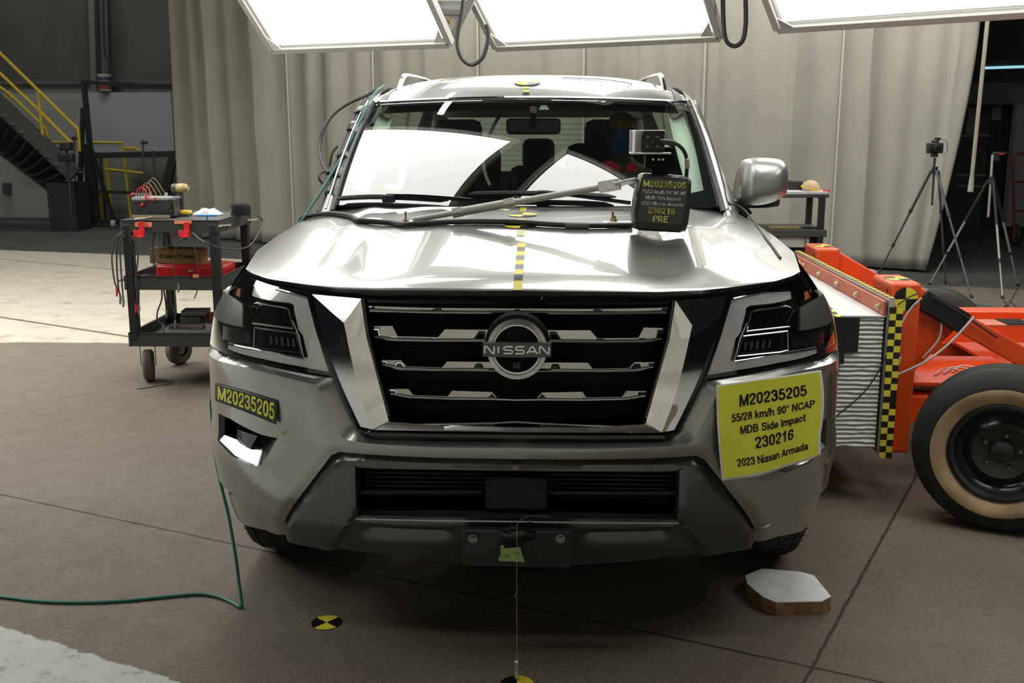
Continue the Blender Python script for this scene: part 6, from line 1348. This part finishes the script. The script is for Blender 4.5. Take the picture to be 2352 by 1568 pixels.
# ------------------------------------------------------------------ tripods on the right
def tripod(name, label, apex, feet, col, top, sect=.55, colz=None):
    r = thing(name, label, 'tripod', np.mean(feet, axis=0)); m = MB(); a = np.array(apex)
    m.cyl(a+np.array([0, 0, -.35]), top, .012, n=10); m.build('center_column', colz or col, r); m = MB(); m.cyl(a+np.array([0, 0, -.03]), a+np.array([0, 0, .04]), .03, n=14); m.build('hub', blackp, r)
    for f in feet:
        f = np.array(f); d = f-a; s = a + np.array([d[0], d[1], 0])/np.linalg.norm(d[:2])*.035; L = lambda t: s + (f-s)*t
        lg = thing('leg', None, None, s - wloc(r)); lg.parent = r
        m = MB(); m.tube([L(0), L(.36)], .014, 10); m.build('upper_tube', blackp if colz else col, lg); m = MB(); m.tube([L(.36), L(.68)], .011, 10); m.build('middle_tube', col, lg); m = MB(); m.tube([L(.68), L(.985)], .008, 8); m.build('lower_tube', col, lg)
        m = MB(); m.tube([L(.345), L(.375)], .018, 10); m.build('clamp', blackp, lg); m = MB(); m.tube([L(.665), L(.695)], .015, 10); m.build('clamp', blackp, lg); m = MB(); m.tube([L(.975), f+np.array([0, 0, .002])], [.012, .016], 10); m.build('foot', rubber, lg)
    return r
tgrey = mat('tripod grey', (.07, .075, .08), .4, .3); tsil = mat('tripod silver', (.60, .60, .58), .3, .6)
a1 = onY(2147, 392, 8.0)
tripod('tripod', 'dark grey tripod carrying a camera before the right curtain edge', a1, [onZ(2012, 640, 0), onZ(2232, 684, 0), onZ(2172, 652, 0)], tgrey, onY(2147, 362, 8.0))
ca = thing('camera', 'black photo camera with a flash trigger on the dark tripod', 'camera', onY(2147, 358, 8.0)); c = onY(2147, 340, 8.0)
m = MB(); m.box(c, (.155, .07, .105)); m.box(c+np.array([0, 0, .06]), (.06, .06, .04)); m.build('body', blackp, ca, bevel=.01); m = MB(); m.lathe([(0, .12), (.03, .12), (.034, .11), (.038, .03), (.038, 0)], c, (-.05, -1, 0), 24); m.build('lens', mat('lens black', (.012, .012, .013), .25), ca)
m = MB(); m.box(c+np.array([0.02, 0, .09]), (.05, .04, .03)); m.build('trigger', blackp, ca, bevel=.005); m = MB(); m.tube(spline([c+np.array([.04, -.02, .09]), c+np.array([.10, -.02, .07]), c+np.array([.12, -.02, -.02]), c+np.array([.08, -.02, -.07])], 6), .003, 6); m.build('sync_cable', cablem, ca); m = MB(); m.box(c+np.array([0, 0, -.07]), (.06, .06, .04)); m.build('mount', tgrey, ca, bevel=.006)
a2 = onY(2278, 415, 7.5)
tripod('tripod', 'silver and black tripod standing right of the camera tripod', a2, [onZ(2134, 654, 0), onZ(2303, 686, 0), onZ(2338, 656, 0)], tsil, onY(2280, 355, 7.5), colz=tsil)
m = MB(); c = onY(2296, 352, 7.5); m.box(c, (.12, .06, .025)); m.box(c-np.array([.03, 0, .04]), (.05, .05, .07)); hd = solo(m, 'camera_slider', blackp, 'black head with a small red tag on top of the silver tripod', 'mount', bevel=.005); m = MB(); m.box(c+np.array([.005, -.032, -.006]), (.05, .004, .012)); m.build('tag', redp, hd, smooth=False)
pt_, pb2 = onY(2271, 20, 6.6), onY(2229, 440, 6.6)
pl_ = thing('hanging_pole', 'pale pole hanging down before the dark opening right of the curtain', 'pole', pb2); m = MB(); up_ = pb2 + (pt_-pb2)*2.2; m.tube([pb2, up_], .017, 12); m.build('rod', mat('pale pole', (.46, .44, .37), .6), pl_); m = MB(); m.tube([pb2, pb2+(pt_-pb2)*.08], [.026, .020], 12); m.build('tip', mat('pale pole', (.46, .44, .37), .6), pl_)
def fcable(pts, r, mm, label): return solo(MB().tube(spline([onZ(u, v, r) for u, v in pts], 6), r, 7), 'floor_cable', mm, label, 'cable')
fcable([(2200, 698), (2250, 700), (2300, 708), (2352, 716)], .005, greenc, 'green cable on the floor behind the orange barrier')
fcable([(2305, 690), (2312, 700), (2290, 712), (2262, 714), (2200, 706)], .005, cablem, 'black cable on the floor under the silver tripod')
fcable([(2318, 690), (2335, 705), (2352, 718)], .005, cablem, 'black cable leading from the silver tripod to the right')
# small grey motor and cords on the floor behind the barrier
q = onZ(1985, 665, .0); m = MB(); m.box((q[0], q[1], .10), (.20, .18, .20)); solo(m, 'junction_box', mat('grey box', (.30, .30, .29), .5), 'grey electrical box on the floor behind the orange braces', 'box', bevel=.02)
# ------------------------------------------------------------------ dim store room right of the curtain
dk2 = mat('dark store', (.04, .04, .042), .6); dk3 = mat('store grey', (.075, .08, .085), .6); strip_ = mat('pale strip', (.17, .17, .16), .6)
def B(name, px, Y, dep, mm, label, cat, bevel=.0, parent=None):
    a, b = onY(px[0], px[1], Y), onY(px[2], px[3], Y); m = MB(); m.box(((a[0]+b[0])/2, Y+dep/2, (a[2]+b[2])/2), (abs(b[0]-a[0]), dep, abs(a[2]-b[2]))); 
    if parent: return m.build(name, mm, parent, smooth=False)
    return solo(m, name, mm, label, cat, bevel=bevel, smooth=bool(bevel))
cab = thing('storage_cabinet', 'dark storage cabinet in the dim room right of the curtain', 'cabinet', onY(2270, 520, 13)*np.array([1, 1, 0]))
a, b = onY(2200, 240, 13), onY(2330, 545, 13); m = MB(); m.box(((a[0]+b[0])/2, 13.3, a[2]/2), (b[0]-a[0], .6, a[2])); m.build('body', dk2, cab, smooth=False)
for v in (309, 400, 425): B('shelf_edge', (2200, v, 2276, v+5), 12.97, .03, strip_, None, None, parent=cab)
B('panel', (2225, 243, 2240, 307), 12.97, .02, strip_, None, None, parent=cab); B('door', (2280, 245, 2330, 520), 12.95, .04, mat('door dark', (.02, .02, .02), .5), None, None, parent=cab)
B('notice', (2281, 243, 2298, 276), 12.93, .01, mat('notice grey', (.22, .22, .21), .6), None, None, parent=cab)
B('light_beam', (2200, 190, 2420, 240), 12.6, .2, dk3, 'long grey beam above the dark storage cabinet', 'beam')
B('gray_post', (2337, 240, 2352, 520), 12.5, .15, mat('post grey', (.22, .22, .215), .6), 'pale grey post at the right picture edge', 'post')
fl_ = thing('fluorescent_lamp', 'long cyan-white fluorescent tube glowing in the dim room at right', 'lamp', onY(2310, 155, 12.2)); a, b = onY(2262, 156, 12.2), onY(2420, 151, 12.2); m = MB(); m.tube([a, b], .018, 10); m.build('tube', mat('cyan tube', (.45, .75, .85), .4, emit=.75, ecol=(.42, .78, .90)), fl_); m = MB(); m.beam(a+np.array([0, 0, .06]), b+np.array([0, 0, .06]), .12, .05); m.build('fitting', dk2, fl_, smooth=False)
ht = thing('hand_truck', 'dark red hand truck standing in the dim room at the right picture edge', 'hand truck', onY(2340, 560, 11.5)*np.array([1, 1, 0])); dr_ = mat('dark red', (.16, .015, .02), .45)
m = MB(); m.tube(spline([onY(u, v, 11.5) for u, v in ((2330, 555), (2328, 480), (2326, 400), (2329, 368), (2340, 354), (2365, 352))], 5), .018, 8)
for v in (418, 484): m.tube([onY(2327, v, 11.5), onY(2400, v, 11.5)], .014, 8)
m.tube(spline([onY(u, v, 11.5) for u, v in ((2345, 352), (2380, 352), (2398, 370), (2400, 555))], 5), .018, 8); m.build('frame', dr_, ht); m = MB(); q = onY(2330, 560, 11.6); m.lathe([(0, .04), (.12, .04), (.15, 0), (.12, -.04), (0, -.04)], (q[0], q[1], .15), (1, 0, 0), 24); m.lathe([(0, .04), (.12, .04), (.15, 0), (.12, -.04), (0, -.04)], (q[0]+.4, q[1], .15), (1, 0, 0), 24); m.pieces('wheel', rubber, ht)
# ------------------------------------------------------------------ left background: stair, frame rack, board
ylw = mat('rail yellow', (.50, .38, .02), .5); sdk = mat('stair grey', (.05, .05, .05), .6)
ss = thing('staircase', 'dark steel staircase with yellow handrails at the left picture edge', 'staircase', onY(120, 500, 13)*np.array([1, 1, 0]))
def U(u, v, Y=13.): return onY(u, v, Y)
def ext(p, q, t): return p + (q-p)*t
m = MB(); p, q = U(172, 402), U(0, 240); m.beam(p, ext(p, q, 2.2), .08, .24, (0, 0, 1)); m.build('stringer', mat('stringer', (.065, .065, .065), .6), ss, smooth=False)
m = MB(); p2_, q2_ = U(118, 424, 13.9), U(-20, 318, 13.9); m.beam(p2_, ext(p2_, q2_, 2.2), .08, .24, (0, 0, 1)); m.build('stringer', sdk, ss, smooth=False)
for k in range(14):
    t = .04 + k*.115*1.0; a = ext(p, q, t); b = ext(p2_, q2_, t*1.02); m = MB(); m.beam(a, b, .30, .035, (0, 0, 1)); m.build('step', sdk, ss, smooth=False)
def rail(pts, Y, n='handrail'): m = MB(); m.tube([U(u, v, Y) for u, v in pts], .024, 8); m.build(n, ylw, ss)
rail([(-120, 2), (0, 122), (88, 208), (180, 298), (183, 347)], 13.); rail([(-120, 60), (0, 168), (90, 254), (166, 330)], 13.); rail([(-60, 152), (0, 200), (20, 214), (106, 296), (110, 326)], 13.9); rail([(87, 208), (92, 258), (99, 318)], 13., 'rail_post'); rail([(14, 207), (16, 238)], 13.9, 'rail_post'); rail([(24, 296), (26, 310)], 13.9, 'rail_post')
m = MB(); a, b = U(106, 420), U(176, 500); m.box(((a[0]+b[0])/2, 13.25, a[2]/2), (b[0]-a[0], .5, a[2])); solo(m, 'dark_cabinet', mat('dark mass', (.018, .018, .018), .6), 'dark steel cabinet under the foot of the staircase', 'cabinet', smooth=False)
gr = thing('guard_rail', 'yellow guard rail behind the black rack at the back of the hall', 'guard rail', U(260, 500, 14.6)*np.array([1, 1, 0])); m = MB()
for pts in (((118, 327), (166, 327)), ((212, 327), (281, 328), (283, 345), (301, 500)), ((240, 350), (243, 360), (258, 500)), ((286, 340), (312, 341), (322, 348)), ((240, 388), (330, 398))): m.tube([U(u, v, 14.6) for u, v in pts], .024, 8)
m.build('rail', ylw, gr)
m = MB(); a, b = U(158, 440, 14.3), U(214, 500, 14.3); m.box(((a[0]+b[0])/2, 14.5, a[2]/2-.0), (b[0]-a[0], .5, a[2])); solo(m, 'yellow_bin', mat('bin yellow', (.42, .31, .01), .5), 'yellow plastic bin behind the legs of the black rack', 'bin', bevel=.02)
wb2 = thing('whiteboard', 'large pale grey board standing behind the black rack', 'board', U(300, 500, 14.9)*np.array([1, 1, 0])); a, b = U(203, 212, 14.9), U(402, 352, 14.9); m = MB(); m.box(((a[0]+b[0])/2, 14.9, (a[2]+b[2])/2), (b[0]-a[0], .04, a[2]-b[2])); m.build('panel', mat('board grey', (.36, .36, .40), .4), wb2, smooth=False); m = MB()
for x in (a[0]+.1, b[0]-.1): m.beam((x, 14.93, 0), (x, 14.93, b[2]+.1), .05, .05, (0, 1, 0))
m.pieces('post', sdk, wb2, smooth=False)
rk = thing('frame_rack', 'tall black wheeled frame rack right of the staircase', 'rack', U(220, 512, 13.8)*np.array([1, 1, 0])); m = MB(); rkm = mat('rack frame', (.014, .014, .014), .5)
for p_, q_, w in (((192, 186), (213, 400), .07), ((213, 400), (222, 508), .10), ((191, 248), (180, 508), .06), ((188, 188), (400, 201), .06), ((205, 330), (262, 508), .06), ((160, 506), (272, 510), .06), ((219, 357), (400, 353), .09), ((400, 353), (380, 440), .12), ((216, 440), (400, 445), .05), ((200, 330), (216, 508), .12)): m.beam(U(*p_, 13.8), U(*q_, 13.8), w, w, (0, 1, 0))
m.build('frame', rkm, rk, smooth=False)
for u, v in ((180, 514), (260, 519), (374, 519)): q = onZ(u, v+4, 0); m = MB(); m.lathe([(0, .035), (.05, .035), (.065, 0), (.05, -.035), (0, -.035)], (q[0], q[1], .065), (.9, .4, 0), 20); m.build('caster', mat('pale caster', (.40, .42, .44), .5), rk)
for u, v0, v1, lab in ((328, 322, 440, 'first light stand with a clamp before the grey board'), (352, 345, 440, 'second light stand, right of the first, before the grey board'), (170, 312, 440, 'thin stand with a dark lamp before the staircase foot')):
    r = thing('light_stand', lab, 'stand', U(u, 500, 13.4)*np.array([1, 1, 0])); m = MB(); m.tube([U(u, v0, 13.4), U(u+4, v1, 13.4), U(u+4, 515, 13.4)*np.array([1, 1, 0])], .016, 8); m.build('pole', mat('stand grey', (.10, .10, .10), .4, .4), r); m = MB(); m.box(U(u+3, v0+6, 13.38), (.10, .04, .04)); m.build('clamp', blackp, r)
q = U(152, 336, 12.5); m = MB(); m.box(q, (.16, .14, .13)); m.box(q+np.array([-.01, 0, -.16]), (.22, .12, .12)); m.box(q+np.array([0, 0, -.5]), (.04, .04, 1.0)); solo(m, 'dark_lamp', blackp, 'black box lamp on a stand in front of the staircase', 'lamp', bevel=.02)
bk = thing('bucket', 'white bucket with blue and red bands on top of the grey board', 'bucket', U(242, 209, 14.9)); c = U(242, 209, 14.9); h = U(242, 170, 14.9)[2]-c[2]; m = MB(); m.lathe([(0, 0), (.10, 0), (.115, h), (.105, h)], c, (0, 0, 1), 24); m.build('body', mat('bucket white', (.42, .42, .42), .5), bk); m = MB(); m.lathe([(.109, h*.62), (.113, h*.62), (.116, h*.82), (.113, h*.82)], c, (0, 0, 1), 24); m.build('blue_band', mat('band blue', (.04, .05, .12), .5), bk); m = MB(); m.lathe([(.102, .1*h), (.106, .1*h), (.109, .36*h), (.105, .36*h)], c, (0, 0, 1), 24); m.build('red_band', mat('band red', (.25, .05, .05), .5), bk)
for k, (u, w, mm, lab) in enumerate(((218, .10, mat('pipe pale', (.13, .13, .125), .6), 'pale steel column on the back wall'), (246, .12, mat('pipe grey', (.09, .09, .09), .6), 'grey duct beside the pale column on the back wall'))):
    a = U(u-8, -60, 15.35); b = U(u, 208, 15.35); m = MB(); m.beam(b, ext(b, a, 1.7), w, .1, (0, 1, 0)); solo(m, 'wall_column', mm, lab, 'column', smooth=False)
m = MB(); m.tube(spline([U(236, -20, 15.2), U(240, 110, 15.2), U(252, 150, 15.2), U(264, 188, 15.2)], 6), .02, 8); solo(m, 'wall_cable', cablem, 'black cable hanging along the duct on the back wall', 'cable')
m = MB(); c = U(16, 433, 15.45); m.box(c, (.13, .08, .20)); oo = solo(m, 'outlet_box', mat('outlet dark', (.05, .05, .05), .5), 'small dark outlet box low on the back wall under the stair', 'outlet', bevel=.005); m = MB(); m.tube([c-np.array([0, 0, .1]), np.array([c[0], c[1], .02])], .012, 6); m.build('conduit', mat('conduit pale', (.30, .30, .29), .5), oo)
